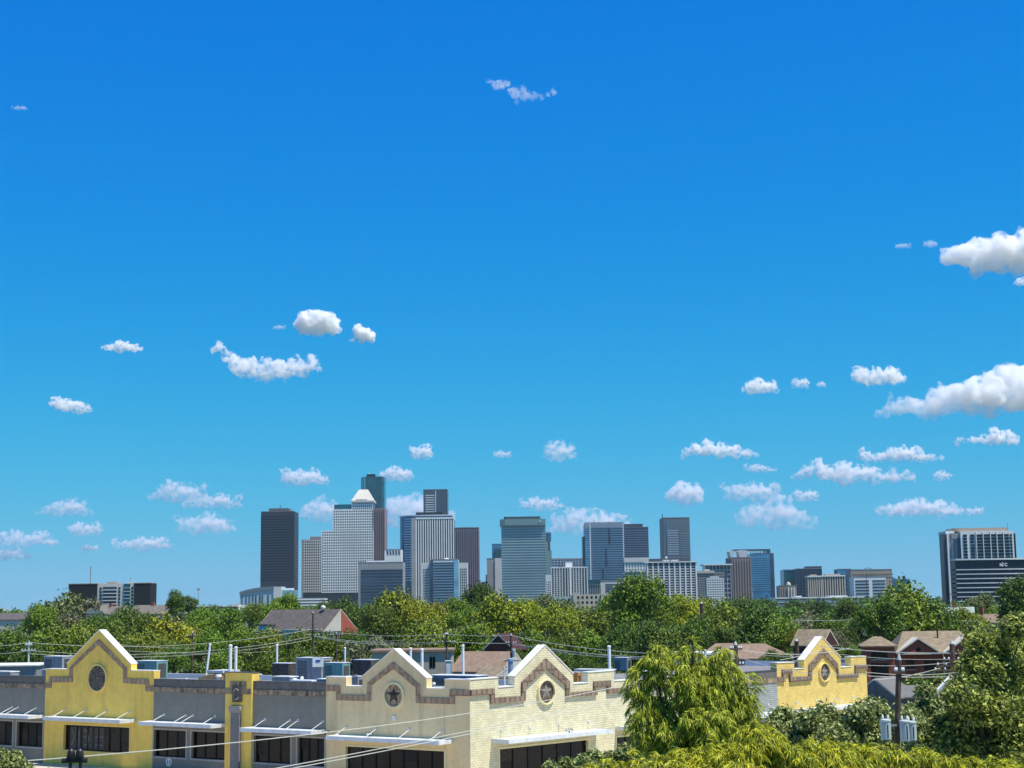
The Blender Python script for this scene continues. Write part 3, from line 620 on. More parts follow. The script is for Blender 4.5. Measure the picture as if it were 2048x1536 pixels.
# front white block with wings
t = tower(862, 917, 1120, 2000, 'white banded mid rise with blue glass corners and dotted wings', tm('white panel', (.7, .71, .72)), depth=30, name='office_block', cat='office block')
bands(t, G_NAVY, pitch=5.3, th=.5, z1=zof(t, 1124), z0=8, x0=(868-t['cx'])*t['s'], x1=(908-t['cx'])*t['s'], wrap=False)
blk(t, 'glass_corner', G_NAVY, 862, 867.5, 1121, None, -16, 15); blk(t, 'glass_corner', G_SKY, 908.5, 917, 1121, None, -16, 15)
for a, c, nm in ((845, 861.8, 1), (917.2, 935, 2)):
    blk(t, 'wing', C_PALE, a, c, 1126, None, -12, 14); zz = zof(t, 1138)
    b = MB()
    for i in range(4):
        for k in range(12):
            x = (a+3.2+i*3.7-t['cx'])*t['s']; b.box(x, x+1.4, -12.3, -12, zz-k*3.4-1.6, zz-k*3.4)
    w_ = b.build('window_grid', G_DARK, t['o']); w_['kind'] = 'stuff'
MB().lathe((893-t['cx'])*t['s'], 0, [(4.5, t['h']), (3.6, t['h']+1.6), (1, t['h']+2.4)], 14).build('roof_dome', C_WHITE, t['o'])
# stepped blue and concrete pair left of the blue green tower
t = tower(984, 1003, 1089, 3300, 'narrow blue glass block tucked behind the sloping concrete one', G_BLUE, depth=40, name='office_block', cat='office block'); blk(t, 'inner_panel', G_TEAL, 990, 1003, 1098, None, -22, 0)
t = tower(974, 1003, 1118, 3000, 'grey concrete block whose left side steps outward downward', C_MID, depth=40, name='office_block', cat='office block')
for a, y in ((971.5, 1150), (970, 1163)): blk(t, 'buttress', C_MID, a, 974, y, None, -18, 15)
blk(t, 'front_slab', C_PALE, 990, 1003, 1117, None, -22, -20); blk(t, 'podium', C_MID, 955, 974, 1164, None, -15, 15)
# big blue green banded tower
t = tower(1003, 1090, 1044, 2700, 'broad blue green tower with horizontal bands and a chamfered crown', C_BG, depth=55)
bands(t, tm('pale blue band', (.40, .50, .54)), pitch=5.1, th=.32, z1=zof(t, 1050), z0=12, pr=.7); 
X = lambda px: (px-t['cx'])*t['s']
MB().prism([(X(1000), -30), (X(1010), -33), (X(1090), -33), (X(1090), 28), (X(1000), 28)], zof(t, 1052), zof(t, 1040), 'z').build('crown', C_BG, t['o'])
MB().prism([(X(1008), -28), (X(1012), -31), (X(1080), -31), (X(1080), 26), (X(1008), 26)], zof(t, 1040), zof(t, 1035), 'z').build('crown_top', tm('dark crown', (.06, .09, .1)), t['o'])
blk(t, 'side_step', C_BG, 1090, 1094, 1085, None, -25, 25); blk(t, 'side_bay', G_BLUE, 1090, 1101, 1066, 1083, -20, 20); blk(t, 'side_bay', C_DARK, 1090, 1099, 1083, 1102, -20, 20); blk(t, 'side_bay', C_BG, 1090, 1101.5, 1101, None, -20, 20)
B('crown_light', C_WHITE, t['o'], (X(1078), X(1080.5), -34, -33.2, zof(t, 1046), zof(t, 1043.5)))
# glass grid low
t = tower(1096, 1163, 1118, 2900, 'low wide glass block with a fine pale grid between two towers', G_BLUE, depth=40, name='office_block', cat='office block'); grid(t, C_PALE, 6, 5, .9, .9, z0=30)
# white strip + vertical striped apartment
t = tower(1091, 1103, 1150, 2250, 'narrow white block with small dark windows at foot of blue green tower', C_WHITE, depth=20, name='office_block', cat='office block'); grid(t, C_WHITE, 3.4, 4, 1.6, 1.8, z0=5); 
b = MB(); [b.box(-t['hw']+1+i*2.4, -t['hw']+2.2+i*2.4, -t['hd']-.9, -t['hd']-.85, 10+k*3, 11.6+k*3) for i in range(3) for k in range(12)]; b.build('window_grid', G_DARK, t['o'])['kind'] = 'stuff'
t = tower(1101, 1174, 1136, 2300, 'vertically striped pale apartment tower with a rooftop box', G_SLATE, depth=30, name='apartment_tower', cat='apartment tower')
X = lambda px: (px-t['cx'])*t['s']
fins(t, C_PALE, 5.4, 2.0, sides=False, pr=1.5); bands(t, C_PALE, pitch=4.2, th=.35, x0=X(1104), x1=X(1123), wrap=False, z0=12, z1=zof(t, 1140)); bands(t, C_PALE, pitch=4.2, th=.35, x0=X(1145), x1=X(1160), wrap=False, z0=12, z1=zof(t, 1140))
blk(t, 'penthouse', C_WHITE, 1131, 1144, 1125, 1136, -8, 8); blk(t, 'stair_core', C_WHITE, 1138, 1142, 1134, None, -t['hd']-2, -t['hd']-.2); blk(t, 'roof_edge', C_WHITE, 1101, 1174, 1135, 1137, -16.6, 15)
# white banded tower
t = tower(1168, 1245, 1047, 2800, 'white and navy banded tower with a stepped dark notch down its front', tm('blue white panel', (.55, .60, .65)), depth=55)
X = lambda px: (px-t['cx'])*t['s']
bands(t, G_NAVY, pitch=4.5, th=.45, z1=zof(t, 1057), z0=12, x0=X(1179.5), x1=X(1243), wrap=False, pr=.5); bands(t, G_BLUE, pitch=4.5, th=.5, z1=zof(t, 1057), z0=12, x0=X(1168), x1=X(1177), wrap=False, pr=.5)
for a, y0, y1 in ((1214, 1058, 1092), (1207, 1098, 1134), (1200, 1139, 1160)): blk(t, 'notch_strip', G_NAVY, a, a+4, y0, y1, -t['hd']-.9, -t['hd'])
blk(t, 'corner_fin', C_WHITE, 1177.3, 1179, 1048, None, -t['hd']-1.2, -t['hd']); blk(t, 'side_wing', G_DARK, 1163.5, 1168, 1074, None, -20, 20); blk(t, 'crown', tm('blue crown', (.25, .31, .38)), 1168, 1243, 1046.8, 1057, -t['hd']-.7, -t['hd']); blk(t, 'mast', M_BLACK, 1187.3, 1188.3, 1039, 1047, -1, 1)
# lower fronts of it
t = tower(1176, 1245, 1163, 2350, 'low white podium block with teal glass corner before the banded tower', C_PALE, depth=25, name='office_block', cat='office block')
blk(t, 'teal_corner', G_TEAL, 1176, 1200, 1160, 1168, -14, -12.6); fins(t, G_DARK, 3.6, 1.6, z1=zof(t, 1170), z0=5, x0=(1178-t['cx'])*t['s'], x1=(1200-t['cx'])*t['s'], pr=.5); bands(t, G_SLATE, pitch=4.5, th=.5, z1=zof(t, 1167), z0=8, x0=(1210-t['cx'])*t['s'], wrap=False)
# navy banded
t = tower(1245, 1294, 1056, 2950, 'navy glass tower joined at right of the white banded one', G_NAVY, depth=50); bands(t, tm('navy band', (.13, .17, .24)), pitch=4.5, th=.4, z1=zof(t, 1060), z0=80); blk(t, 'penthouse', G_SLATE, 1246, 1284, 1049, 1056, -18, 18)
t = tower(1247, 1296, 1117, 2500, 'pale block with white window grid at foot of the navy tower', G_SLATE, depth=30, name='office_block', cat='office block')
grid(t, C_WHITE, 6.2, 5.6, 3, 2.6, z1=zof(t, 1124), z0=zof(t, 1142)); blk(t, 'parapet', C_PALE, 1247, 1296, 1116, 1125, -17, 15); bands(t, C_BG, pitch=5, th=.5, z1=zof(t, 1143), z0=8)
# slate tower with mast
t = tower(1321, 1376, 1037, 3050, 'grey blue tower with a pale louvred strip and a rooftop mast', tm('grey blue panel', (.12, .16, .18), .5, .5, .15), depth=50)
X = lambda px: (px-t['cx'])*t['s']
bands(t, tm('pale blue louvre', (.35, .42, .48)), pitch=4.6, th=.5, z1=zof(t, 1060), z0=100, x0=X(1332), x1=X(1353), wrap=False); bands(t, tm('grey louvre', (.2, .25, .28)), pitch=4.6, th=.5, z1=zof(t, 1066), z0=100, x0=X(1357), x1=X(1374), wrap=False)
blk(t, 'corner_strip', G_BLUE, 1330, 1331.5, 1045, None, -26, -25); blk(t, 'mast', M_BLACK, 1324.3, 1325.6, 1028, 1037, -1, 1); blk(t, 'roof_edge', C_PALE, 1338, 1360, 1035.5, 1037, -15, 15); blk(t, 'left_face', C_DARK, 1321, 1324, 1040, None, -26, -25)
# hotel with balconies
t = tower(1292, 1391, 1126, 1900, 'white hotel slab with full height piers, dark balconies and a roof sign', G_DARK, name='hotel', cat='hotel', depth=20)
fins(t, C_WHITE, 10.6, 2.6, pr=1.6, sides=False); bands(t, tm('balcony rail', (.55, .54, .56)), pitch=4.9, th=.42, z1=zof(t, 1131), z0=4, wrap=False, pr=1.0, name='balcony')
blk(t, 'roof_slab', C_WHITE, 1287, 1391.5, 1124.3, 1126.2, -12.5, 11); blk(t, 'penthouse', G_SLATE, 1299, 1375, 1118, 1124.3, -6, 8)
b = MB(); random.seed(3); x = (1325-t['cx'])*t['s']; zs = zof(t, 1122.8)
for k, wd in enumerate((2, 1.1, 2, 2.1, 0, 2.2, 1.8, 2, 1.8)):
    if wd:
        b.box(x, x+.45, -6.6, -6.2, zs, zs+1.8); b.box(x+wd-.5, x+wd-.1, -6.6, -6.2, zs, zs+1.8)
        b.box(x+.45, x+wd-.5, -6.6, -6.2, zs+(.7 if k % 2 else 1.35), zs+(1.15 if k % 2 else 1.8))
    x += (wd or 1.2)+.35
b.build('roof_sign', mat('white sign', (.9, .9, .9), .4), t['o'])
MB().disc((1332-t['cx'])*t['s'], zof(t, 1115), 1.3, -6.6, -6.2, n=12).build('sign_emblem', MATS['white sign'], t['o'])
# right cluster
t = tower(1407, 1458, 1131, 2600, 'dark glass block with projecting white flat roof', G_NAVY, depth=40, name='office_block', cat='office block'); blk(t, 'roof_slab', C_WHITE, 1403, 1460, 1129, 1131.5, -26, 22); fins(t, C_PALE, 7, .8, sides=False); bands(t, C_PALE, pitch=9, th=.12, z1=zof(t, 1136), z0=8, wrap=False)
t = tower(1392, 1446, 1146, 2400, 'grey brown gridded block with cream top band', C_DARK, depth=30, name='office_block', cat='office block'); grid(t, C_MID, 4, 4.6, 1.2, 1.4, z0=5); blk(t, 'cream_band', C_CREAM, 1392, 1426, 1142, 1147, -17, 15); blk(t, 'penthouse', C_PALE, 1408, 1418, 1139, 1142, -8, 8)
t = tower(1411, 1445, 1157, 2000, 'small white and blue block with balconies before the grey brown one', G_BLUE, depth=20, name='apartment_tower', cat='apartment tower'); grid(t, C_WHITE, 4.6, 4.6, 1.4, 2.2, z0=3); blk(t, 'penthouse', C_WHITE, 1419, 1437, 1153, 1157, -5, 5)
t = tower(1454, 1498, 1116, 2700, 'rose brown tower with white arched tops', C_ROSE, depth=40)
fins(t, C_TAN, 5.4, 1.6, sides=False, z1=zof(t, 1118)); 
for a, c in ((1456, 1466), (1474, 1492)):
    x0_, x1_ = (a-t['cx'])*t['s'], (c-t['cx'])*t['s']; zb = zof(t, 1116); zt_ = zof(t, 1103)
    MB().prism([(x0_, zt_), (x0_+2, zb), (x1_-2, zb), (x1_, zt_), (x1_-4, zt_+1.5), (x0_+4, zt_+1.5)], -t['hd'], t['hd']-6).build('arched_top', tm('white arch', (.6, .58, .58)), t['o'])
blk(t, 'left_return', G_NAVY, 1452, 1460, 1119, None, -t['hd']-1.4, -t['hd'])
t = tower(1497, 1543, 1108, 2900, 'bright blue glass tower with an open framed crown', G_BLUE, depth=45); bands(t, tm('blue spandrel', (.10, .30, .45), .3, .8), pitch=4.2, th=.4, z1=zof(t, 1114), z0=30, wrap=False, x1=(1536-t['cx'])*t['s'])
X = lambda px: (px-t['cx'])*t['s']
B('crown_beam', G_NAVY, t['o'], (X(1463), X(1537), -22, 20, zof(t, 1101.5), zof(t, 1099)))
for px in (1463, 1497, 1502, 1507, 1512, 1517, 1522, 1528): B('crown_post', G_NAVY, t['o'], (X(px), X(px+1.3), -22, -20, zof(t, 1108), zof(t, 1101.5)))
B('crown_box', G_NAVY, t['o'], (X(1530), X(1537), -22, 20, zof(t, 1108), zof(t, 1101.5))); blk(t, 'right_edge', G_NAVY, 1536, 1543, 1107.8, None, -t['hd']-1, -t['hd'])
t = tower(1563, 1612, 1140, 2650, 'teal glass cube, left half of the dark blue pair', G_TEAL, depth=30, name='office_block', cat='office block'); grid(t, G_BLUE, 24, 60, 1.2, 1.2, z0=0)
t = tower(1588, 1640, 1138, 2600, 'dark blue glass block with raised corner, right of the teal cube', G_NAVY, depth=30, name='office_block', cat='office block'); blk(t, 'raised_top', G_SLATE, 1611, 1640, 1133, 1138, -14, 14); grid(t, tm('navy mullion', (.06, .09, .14)), 6, 6, .7, .7, z0=0)
t = tower(1555, 1590, 1172, 1900, 'small brown stone block with white columns and a pale dome', C_TAN, depth=18, name='office_block', cat='office block')
X = lambda px: (px-t['cx'])*t['s']
for px in (1573, 1579, 1584): B('column', C_WHITE, t['o'], (X(px), X(px+1.5), -t['hd']-1.5, -t['hd'], 0, zof(t, 1175)))
fins(t, C_DARK, 4.4, 1.3, sides=False, x1=X(1570), pr=.4, z1=zof(t, 1176), name='window_strip'); MB().lathe(X(1577), 0, [(2.9, t['h']), (2.8, t['h']+2), (2.0, t['h']+4), (.4, t['h']+5)], 14).build('dome', C_CREAM, t['o'])
for a, c, yt, lab in ((1612, 1640, 1153, 'white ribbed apartment slab, narrow left half of a pair'), (1641, 1687, 1152, 'white ribbed apartment slab, wide right half of a pair')):
    t = tower(a, c, yt, 2150, lab, G_SLATE, depth=20, name='apartment_tower', cat='apartment tower', grp='ribbed apartment slabs'); fins(t, C_CREAM, 5, 2.2, sides=False); blk(t, 'roof_edge', C_WHITE, a, c, yt-1, yt+1.5, -12, 10); blk(t, 'penthouse', C_TAN, a+8, c-8, yt-4, yt-1, -5, 5)
t = tower(1671, 1699, 1139, 2500, 'blue glass block behind the ribbed slabs', G_BLUE, depth=25, name='office_block', cat='office block'); bands(t, G_NAVY, pitch=9, th=.5, z0=10, z1=zof(t, 1147), wrap=False)
t = tower(1697, 1779, 1140, 2400, 'tan stone block with rows of small square windows', C_TAN, depth=30, name='office_block', cat='office block')
for k in range(16):
    for j, zy in enumerate((1148, 1154)):
        if j and 1 < k < 13: continue
        x = -t['hw']+3+k*4; B('window', G_DARK, t['o'], (x, x+1.7, -t['hd']-.3, -t['hd'], zof(t, zy+2.4), zof(t, zy)))
for j in range(5):
    for k in (14, 15): x = -t['hw']+3+k*4; B('window', G_DARK, t['o'], (x, x+1.7, -t['hd']-.3, -t['hd'], zof(t, 1162+j*6+2.4), zof(t, 1162+j*6)))
MB().tube([(-8, 0, t['h']), (-5, 0, t['h']+3), (2, 0, t['h']+3), (5, 0, t['h'])], .6, n=6).build('roof_pipe', C_DARK, t['o'])
t = tower(1703, 1766, 1154, 2000, 'white office block with black bands before the tan stone one', tm('bright panel', (.75, .75, .76)), depth=25, name='office_block', cat='office block'); 
X = lambda px: (px-t['cx'])*t['s']
bands(t, G_DARK, pitch=6.2, th=.42, z1=zof(t, 1159), z0=4, wrap=False, x0=X(1706), x1=X(1733)); bands(t, G_DARK, pitch=6.2, th=.42, z1=zof(t, 1159), z0=4, wrap=False, x0=X(1740), x1=X(1765))
blk(t, 'roof_plant', G_DARK, 1715, 1748, 1152, 1154, -8, 8)
t = tower(1779, 1816, 1159, 2700, 'small pale blue block at far right of downtown', G_SKY, depth=25, name='office_block', cat='office block'); bands(t, G_BLUE, pitch=5, th=.5, z0=5, wrap=False); blk(t, 'left_part', G_BLUE, 1779, 1787, 1156, None, -14, -12)
# arena and parking decks at left
t = tower(486, 590, 1190, 2500, 'pale arena hall with curved roof and tall glass slots', None, name='arena', cat='arena', depth=60)
X = lambda px: (px-t['cx'])*t['s']; Z = lambda y: zof(t, y)
MB().prism([(X(486), 0), (X(486), Z(1187)), (X(500), Z(1181)), (X(515), Z(1177.5)), (X(535), Z(1175)), (X(552), Z(1174.5)), (X(552), 0)], -25, 30).build('hall', tm('arena panel', (.42, .50, .55)), t['o'])
MB().strip([(X(485), Z(1183.5)), (X(500), Z(1179)), (X(516), Z(1176)), (X(535), Z(1173.6)), (X(553), Z(1173.2))], [(X(485), Z(1189)), (X(500), Z(1185)), (X(516), Z(1182.6)), (X(535), Z(1180.8)), (X(553), Z(1180.3))], -26.5, -25).build('roof_fascia', tm('slate fascia', (.14, .19, .22)), t['o'])
for px in (489, 497, 503.5, 510, 516, 524, 529, 540): B('glass_slot', G_BLUE if px % 2 else G_TEAL, t['o'], (X(px), X(px+2.6), -25.6, -25, 0, Z(1190)))
B('stair_block', C_PALE, t['o'], (X(552), X(567), -27, 20, 0, Z(1174))); B('side_block', tm('glass block', (.2, .38, .42), .3), t['o'], (X(567), X(592), -20, 20, 0, Z(1181))); B('roof_plant', C_WHITE, t['o'], (X(571), X(586), -10, 10, Z(1181), Z(1177)))
t = tower(585, 652, 1197, 2300, 'low white parking deck with dark open levels', G_SLATE, name='parking_garage', cat='parking garage', depth=30)
bands(t, C_WHITE, pitch=5.6, th=.55, z1=zof(t, 1196), z0=2, name='deck_parapet')
t = tower(1545, 1722, 1194, 1500, 'long low white flat roofed building above the far treetops', C_WHITE, name='warehouse', cat='warehouse', depth=30); blk(t, 'roof_box', C_WHITE, 1590, 1600, 1192, 1194, -10, 10); blk(t, 'roof_box', C_PALE, 1655, 1690, 1191.5, 1194, -10, 10); bands(t, G_SLATE, pitch=8, th=.4, z0=2, wrap=False)
t = tower(400, 486, 1211, 1200, 'low white warehouse roof between the loose tree and the arena', C_WHITE, name='warehouse', cat='warehouse', depth=40); blk(t, 'roof_box', C_TAN, 468, 480, 1208, 1211, -5, 5); bands(t, G_SLATE, pitch=7, th=.4, z0=2, wrap=False)

# beige apartments peeping over trees
t = tower(1140, 1222, 1189, 900, 'beige four storey apartment house behind the treetops', C_CREAM, name='apartment_house', cat='apartment house', depth=14)
blk(t, 'tower_bay', C_CREAM, 1145, 1156, 1186.5, None, -9, 6); blk(t, 'tower_bay', C_CREAM, 1200, 1213, 1187, None, -9, 6)
for j in range(4):
    for k in range(9):
        x = -t['hw']+1.2+k*2.6; B('window', G_DARK, t['o'], (x, x+1.2, -t['hd']-(2.05 if 1145 < t['cx']+x/t['s'] < 1156 or 1199 < t['cx']+x/t['s'] < 1213 else .05), -t['hd']+.1, t['h']-2.4-j*2.9, t['h']-.9-j*2.9))
t = tower(1098, 1142, 1193, 1000, 'pale green grey apartment house left of the beige one', tm('green grey', (.4, .48, .45)), name='apartment_house', cat='apartment house', depth=14)
for j in range(3):
    for k in range(4): x = -t['hw']+1.5+k*3.5; B('window', G_DARK, t['o'], (x, x+1.4, -t['hd']-.05, -t['hd']+.1, t['h']-3-j*3, t['h']-1.4-j*3))

# slab at far left
t = tower(146, 307, 1169, 1000, 'wide apartment slab with dark blank ends and balconies, far left', None, name='apartment_slab', cat='apartment slab', depth=16)
X = lambda px: (px-t['cx'])*t['s']; Z = lambda y: zof(t, y)
for a, c in ((146, 202), (275, 307)): B('end_block', tm('black brick', (.02, .021, .024), .8), t['o'], (X(a), X(c), -9, 8, 0, Z(1168))); B('roof_edge', C_TAN, t['o'], (X(a)-.2, X(c)+.2, -9.3, 8, Z(1168), Z(1166.5)))
B('centre_frame', tm('cream frame', (.62, .60, .55)), t['o'], (X(202), X(254), -8, 8, 0, Z(1168))); B('glass_bay', G_TEAL, t['o'], (X(254), X(267), -8.5, 8, 0, Z(1168))); B('window_bay', tm('cream bay', (.6, .58, .45)), t['o'], (X(267), X(275), -8.7, 8, 0, Z(1166)))
B('recess', G_NAVY, t['o'], (X(213), X(240), -8.3, -8, 0, Z(1174)))
for j in range(7):
    B('balcony', C_PALE, t['o'], (X(213), X(240), -9.2, -8.3, Z(1181+j*7), Z(1179+j*7)))
    for px in (206.5, 243.5, 269.5): B('window', G_DARK, t['o'], (X(px), X(px+4), -9 if px > 260 else -8.3, -7.5, Z(1179+j*7), Z(1175+j*7)))
    B('floor_edge', C_PALE, t['o'], (X(254), X(267), -8.8, -8.5, Z(1177+j*7), Z(1176+j*7)))
B('penthouse', C_TAN, t['o'], (X(217), X(235), -4, 4, Z(1168), Z(1164))); B('penthouse', C_WHITE, t['o'], (X(255), X(264), -4, 4, Z(1168), Z(1165)))
for px, y0 in ((181, 1132), (261, 1156)): B('mast', M_HVG, t['o'], (X(px)-.3, X(px)+.3, -.3, .3, Z(1167), Z(y0)))

# hospital-like tall block and black banded building at right
t = tower(1878, 2020, 1065, 900, 'tall beige and white block with square windows behind the black building', None, name='high_rise', cat='high rise', depth=24)
H2 = 900
X = lambda px: (px-t['cx'])*t['s']; Z = lambda y: zof(t, y)-(0)
zt = Z(1068); M_HW = tm('hospital white', (.78, .77, .74)); 
B('body', M_HW, t['o'], (X(1909), X(2013), -12, -1, 0, Z(1064)))
B('dark_strip', G_SLATE, t['o'], (X(1877), X(1884), -9, -1, 0, Z(1068))); B('edge_pier', C_WHITE, t['o'], (X(1884), X(1887), -10, -1, 0, Z(1068)))
B('grey_panel', C_MID, t['o'], (X(1887), X(1893), -9.5, -1, 0, Z(1068))); B('stair_strip', C_PALE, t['o'], (X(1893), X(1897), -9.8, -1, 0, Z(1078))); B('glass_wing', tm('grey navy glass', (.07, .10, .14), .2, .6, .3), t['o'], (X(1897), X(1909), -11, -1, 0, Z(1078))); B('wing_cap', C_MID, t['o'], (X(1893), X(1909), -10, -1, Z(1078), Z(1067)))  # flank made of plain grey, pale and glass strips
B('cap_block', C_WHITE, t['o'], (X(1884), X(1901), -8, 8, Z(1068), Z(1062.5)))
B('penthouse', C_TAN, t['o'], (X(1900), X(2006), -8, 8, Z(1064), Z(1057))); B('right_strip', G_DARK, t['o'], (X(2013), X(2020), -9, -1, 0, Z(1069))); B('mast', M_HVG, t['o'], (X(2015), X(2015.8), -.2, .2, Z(1068), Z(1047)))
for j in range(8):
    zz = Z(1070.5+j*6.3)
    for k, (a, c) in enumerate(((1914, 1921), (1928, 1935), (1940, 1951), (1953.5, 1965.5), (1968, 1978), (1980.5, 1991), (1994, 2003.5), (2006, 2009.5))):
        B('window', G_DARK, t['o'], (X(a), X(c), -12.4, -12, zz-1.3, zz))
for px in (1938, 1951.8, 1966.3, 1978.8, 1992): B('pier', C_WHITE, t['o'], (X(px), X(px+1.4), -12.9, -12, 0, Z(1066)))
b = thing('construction_crane_arm', 'slanting white and pink banner strip on the tall beige block', 'banner', at(1942, 1092, 898-13.5)); MB().prism([(-2.2, -2.2), (1.4, 1.6), (2.4, 3.4), (1.2, 1.2), (-1.6, -1.4)], -.1, .1).build('strip', mat('pink white strip', (.7, .5, .5), .6), b); b.name = 'banner_strip'
t = tower(1898, 2062, 1121, 830, 'black glass building with white floor lines and a white roof sign', None, name='office_building', cat='office building', depth=24)
X = lambda px: (px-t['cx'])*t['s']; Z = lambda y: zof(t, y)
xs = [X(1898)+i*(X(2062)-X(1898))/10 for i in range(11)]; yf = [-12-2.6*sin(pi*i/10)**1 for i in range(11)]
pl_ = [(xs[i], yf[i]) for i in range(11)]+[(xs[10], -2), (xs[0], -2)]
MB().prism(pl_, 0, t['h'], 'z').build('body', tm('blue black glass', (.018, .024, .045), .2, .8, .4, .3), t['o'])
def curve_band(z0, z1, k, nm, m): 
    pp_ = [(x, y-k) for x, y in pl_[:11]]+[(xs[10], -4), (xs[0], -4)]; MB().prism(pp_, z0, z1, 'z').build(nm, m, t['o'])
curve_band(Z(1121), Z(1118), .9, 'roof_edge', C_WHITE)
for j in range(9): curve_band(Z(1140.5+j*8.9), Z(1138.6+j*8.9), .7, 'floor_line', tm('bright panel', (.75, .75, .76)))
b = MB()
for i in range(60): 
    x = xs[0]+.3+i*(xs[10]-xs[0])/60; y = -12-2.6*sin(pi*(x-xs[0])/(xs[10]-xs[0])); b.box(x, x+.12, y-.12, y+.1, Z(1137.5), Z(1122))
b.build('mullions', G_SLATE, t['o'])
M_SIGN = mat('white sign', (.9, .9, .9), .4)
def text(s, size, loc, parent, m, rx=pi/2, rz=0, ext=.05):
    cu = bpy.data.curves.new('lettering', 'FONT'); cu.body = s; cu.size = size; cu.extrude = ext; cu.offset = size*.03; cu.materials.append(m)
    o = bpy.data.objects.new('lettering', cu); COL.objects.link(o); me = bpy.data.meshes.new_from_object(o.evaluated_get(bpy.context.evaluated_depsgraph_get())); bpy.data.objects.remove(o); me.materials.clear(); me.materials.append(m); o = bpy.data.objects.new('lettering', me); COL.objects.link(o); o.parent = parent; o.location = loc; o.rotation_euler = (rx, 0, rz); return o
sgn = thing('roof_sign', 'white letters H and C with a leaf emblem on the black glass building', 'sign', (t['o'].location.x+X(1981), 830-15.2, Z(1133.5)))
text('H', 2.2, (0, 0, 0), sgn, M_SIGN); text('C', 2.2, (2.5, 0, 0), sgn, M_SIGN)
b = MB(); b.tube([(1.45+.55*cos(a_), 0, .62+.6*sin(a_)) for a_ in [radians(200+i*14) for i in range(11)]], .17, n=6); b.prism([(1.3, 2.0), (1.6, 1.9), (2.3, 1.5), (2.2, 1.25), (1.8, 1.3), (1.4, 1.65)], -.05, .05); b.build('emblem', M_SIGN, sgn)

# thin masts on the horizon
for px, yt, D, lab in ((397, 1177, 1800, 'thin lattice mast on the horizon right of the loose tree'), (1732, 1140, 700, 'thin dark mast before the white banded block'), (1504, 1176, 1700, 'thin dark mast left of the blue glass tower base'), (11, 1222, 600, 'short dark mast with a sign box at the left edge')):
    p = at(px, yt, D); o = thing('mast', lab, 'mast', (p.x, D, 0)); r = .25*D/900
    MB().tube([(0, 0, 0), (0, 0, p.z)], r*1.6, r*.5, n=5).build('shaft', M_HVG if D > 1500 else M_WOOD, o)
    for k in (.96, .985): B('crossbar', M_HVG, o, (-r*4, r*4, -r, r, p.z*k-r, p.z*k+r))
    if D == 600: B('sign_box', M_WHITE, o, (-.9, .9, -.3, .3, p.z, p.z+1.3))

# ------------------------------------------------------------------ houses among the trees
M_SHBR = mat('brown shingles', (.10, .085, .08), .95, .25, 1.2, bump=.3); M_SHTAN = mat('tan shingles', (.24, .165, .115), .95, .2, 1.5, bump=.3)
M_SHGR = mat('olive tan shingles', (.23, .18, .115), .95, .25, 1.5, bump=.3); M_BRICK = mat('red brick wall', (.30, .075, .045), .9, .35, 4, bump=.2)
M_STUC = mat('pale stucco', (.55, .52, .46), .9, .08, 1); M_DRED = mat('dark red siding', (.055, .013, .011), .8, .15, 2); M_SGREY = mat('grey shingles', (.15, .145, .14), .95, .2, 1.5)
M_TRIM = mat('cream trim', (.62, .56, .45), .7, .06, 2)
def house(px, py, D, w_, d_, ze, zr, yaw, mw, mr, lab, hip=0.0, wins=(), right=None, ov=.35, name='house', gtrim=True, axis='x', chim=None):
    """ridge runs along local x; px,py picture point of ridge middle; ze eave, zr ridge heights"""
    p = at(px, py, D); o = thing(name, lab, 'house', (p.x, D, 0), radians(yaw), 'houses behind the shops'); hw, hd = w_/2, d_/2
    B('wall', mw, o, (-hw, hw, -hd, hd, 0, ze))
    b = MB(); k = hip*w_/2; zo = ze-.05; a = hw+ov; c = hd+ov
    b.add([(-a, -c, zo), (a, -c, zo), (a, c, zo), (-a, c, zo), (-a+k, 0, zr), (a-k, 0, zr)] +
          [(-a, -c, zo-.18), (a, -c, zo-.18), (a, c, zo-.18), (-a, c, zo-.18)],
          [(0,1,5,4), (1,2,5), (2,3,4,5), (3,0,4), (6,7,1,0), (7,8,2,1), (8,9,3,2), (9,6,0,3), (9,8,7,6)] if hip else
          [(0,1,5,4), (2,3,4,5), (6,7,1,0), (8,9,3,2), (6,0,4,3,9), (7,8,2,5,1), (9,8,7,6)])
    rf = b.build('roof', mr, o)
    if not hip:
        for sx in (-1, 1):
            MB().add([(sx*(hw+ov+.02), -hd, ze), (sx*(hw+ov+.02), hd, ze), (sx*(hw+ov+.02), 0, zr-.35)], [(0, 1, 2)]).build('gable_end', right or mw, o, fix=False)
            if gtrim:
                t_ = MB()
                for sy in (-1, 1): t_.add([(sx*(a+.05), sy*c, zo-.2), (sx*(a+.05), sy*c, zo+.03), (sx*(a+.05), 0, zr+.05), (sx*(a+.05), 0, zr-.25)], [(0, 1, 2, 3)])
                t_.build('bargeboard', M_TRIM, o, fix=False)
    for face, u, z, ww, hh_ in wins:
        if face == 'f': q = (u-ww/2, u+ww/2, -hd-.03, -hd, z, z+hh_); f = (u-ww/2-.1, u+ww/2+.1, -hd-.08, -hd, z-.1, z)
        else: q = (hw, hw+.03, u-ww/2, u+ww/2, z, z+hh_); f = (hw, hw+.08, u-ww/2-.1, u+ww/2+.1, z-.1, z)
        wn = B('window', M_DARKG, o, q); B('sill', M_TRIM, wn, f)
    if chim: B('chimney', M_BRICK, rf, (chim[0]-.4, chim[0]+.4, -.4, .4, ze, zr+chim[1]))
    return o
h1 = house(612, 1217, 300, 16, 10.5, 11, 15.1, -30, M_STUC, M_SHBR, 'large dark brown roofed townhouse with red brick gable corner', wins=[('f', -5.5, 8, 1.6, 2), ('f', -3, 8, 1.6, 2), ('f', 4, 8, 1.6, 2)])
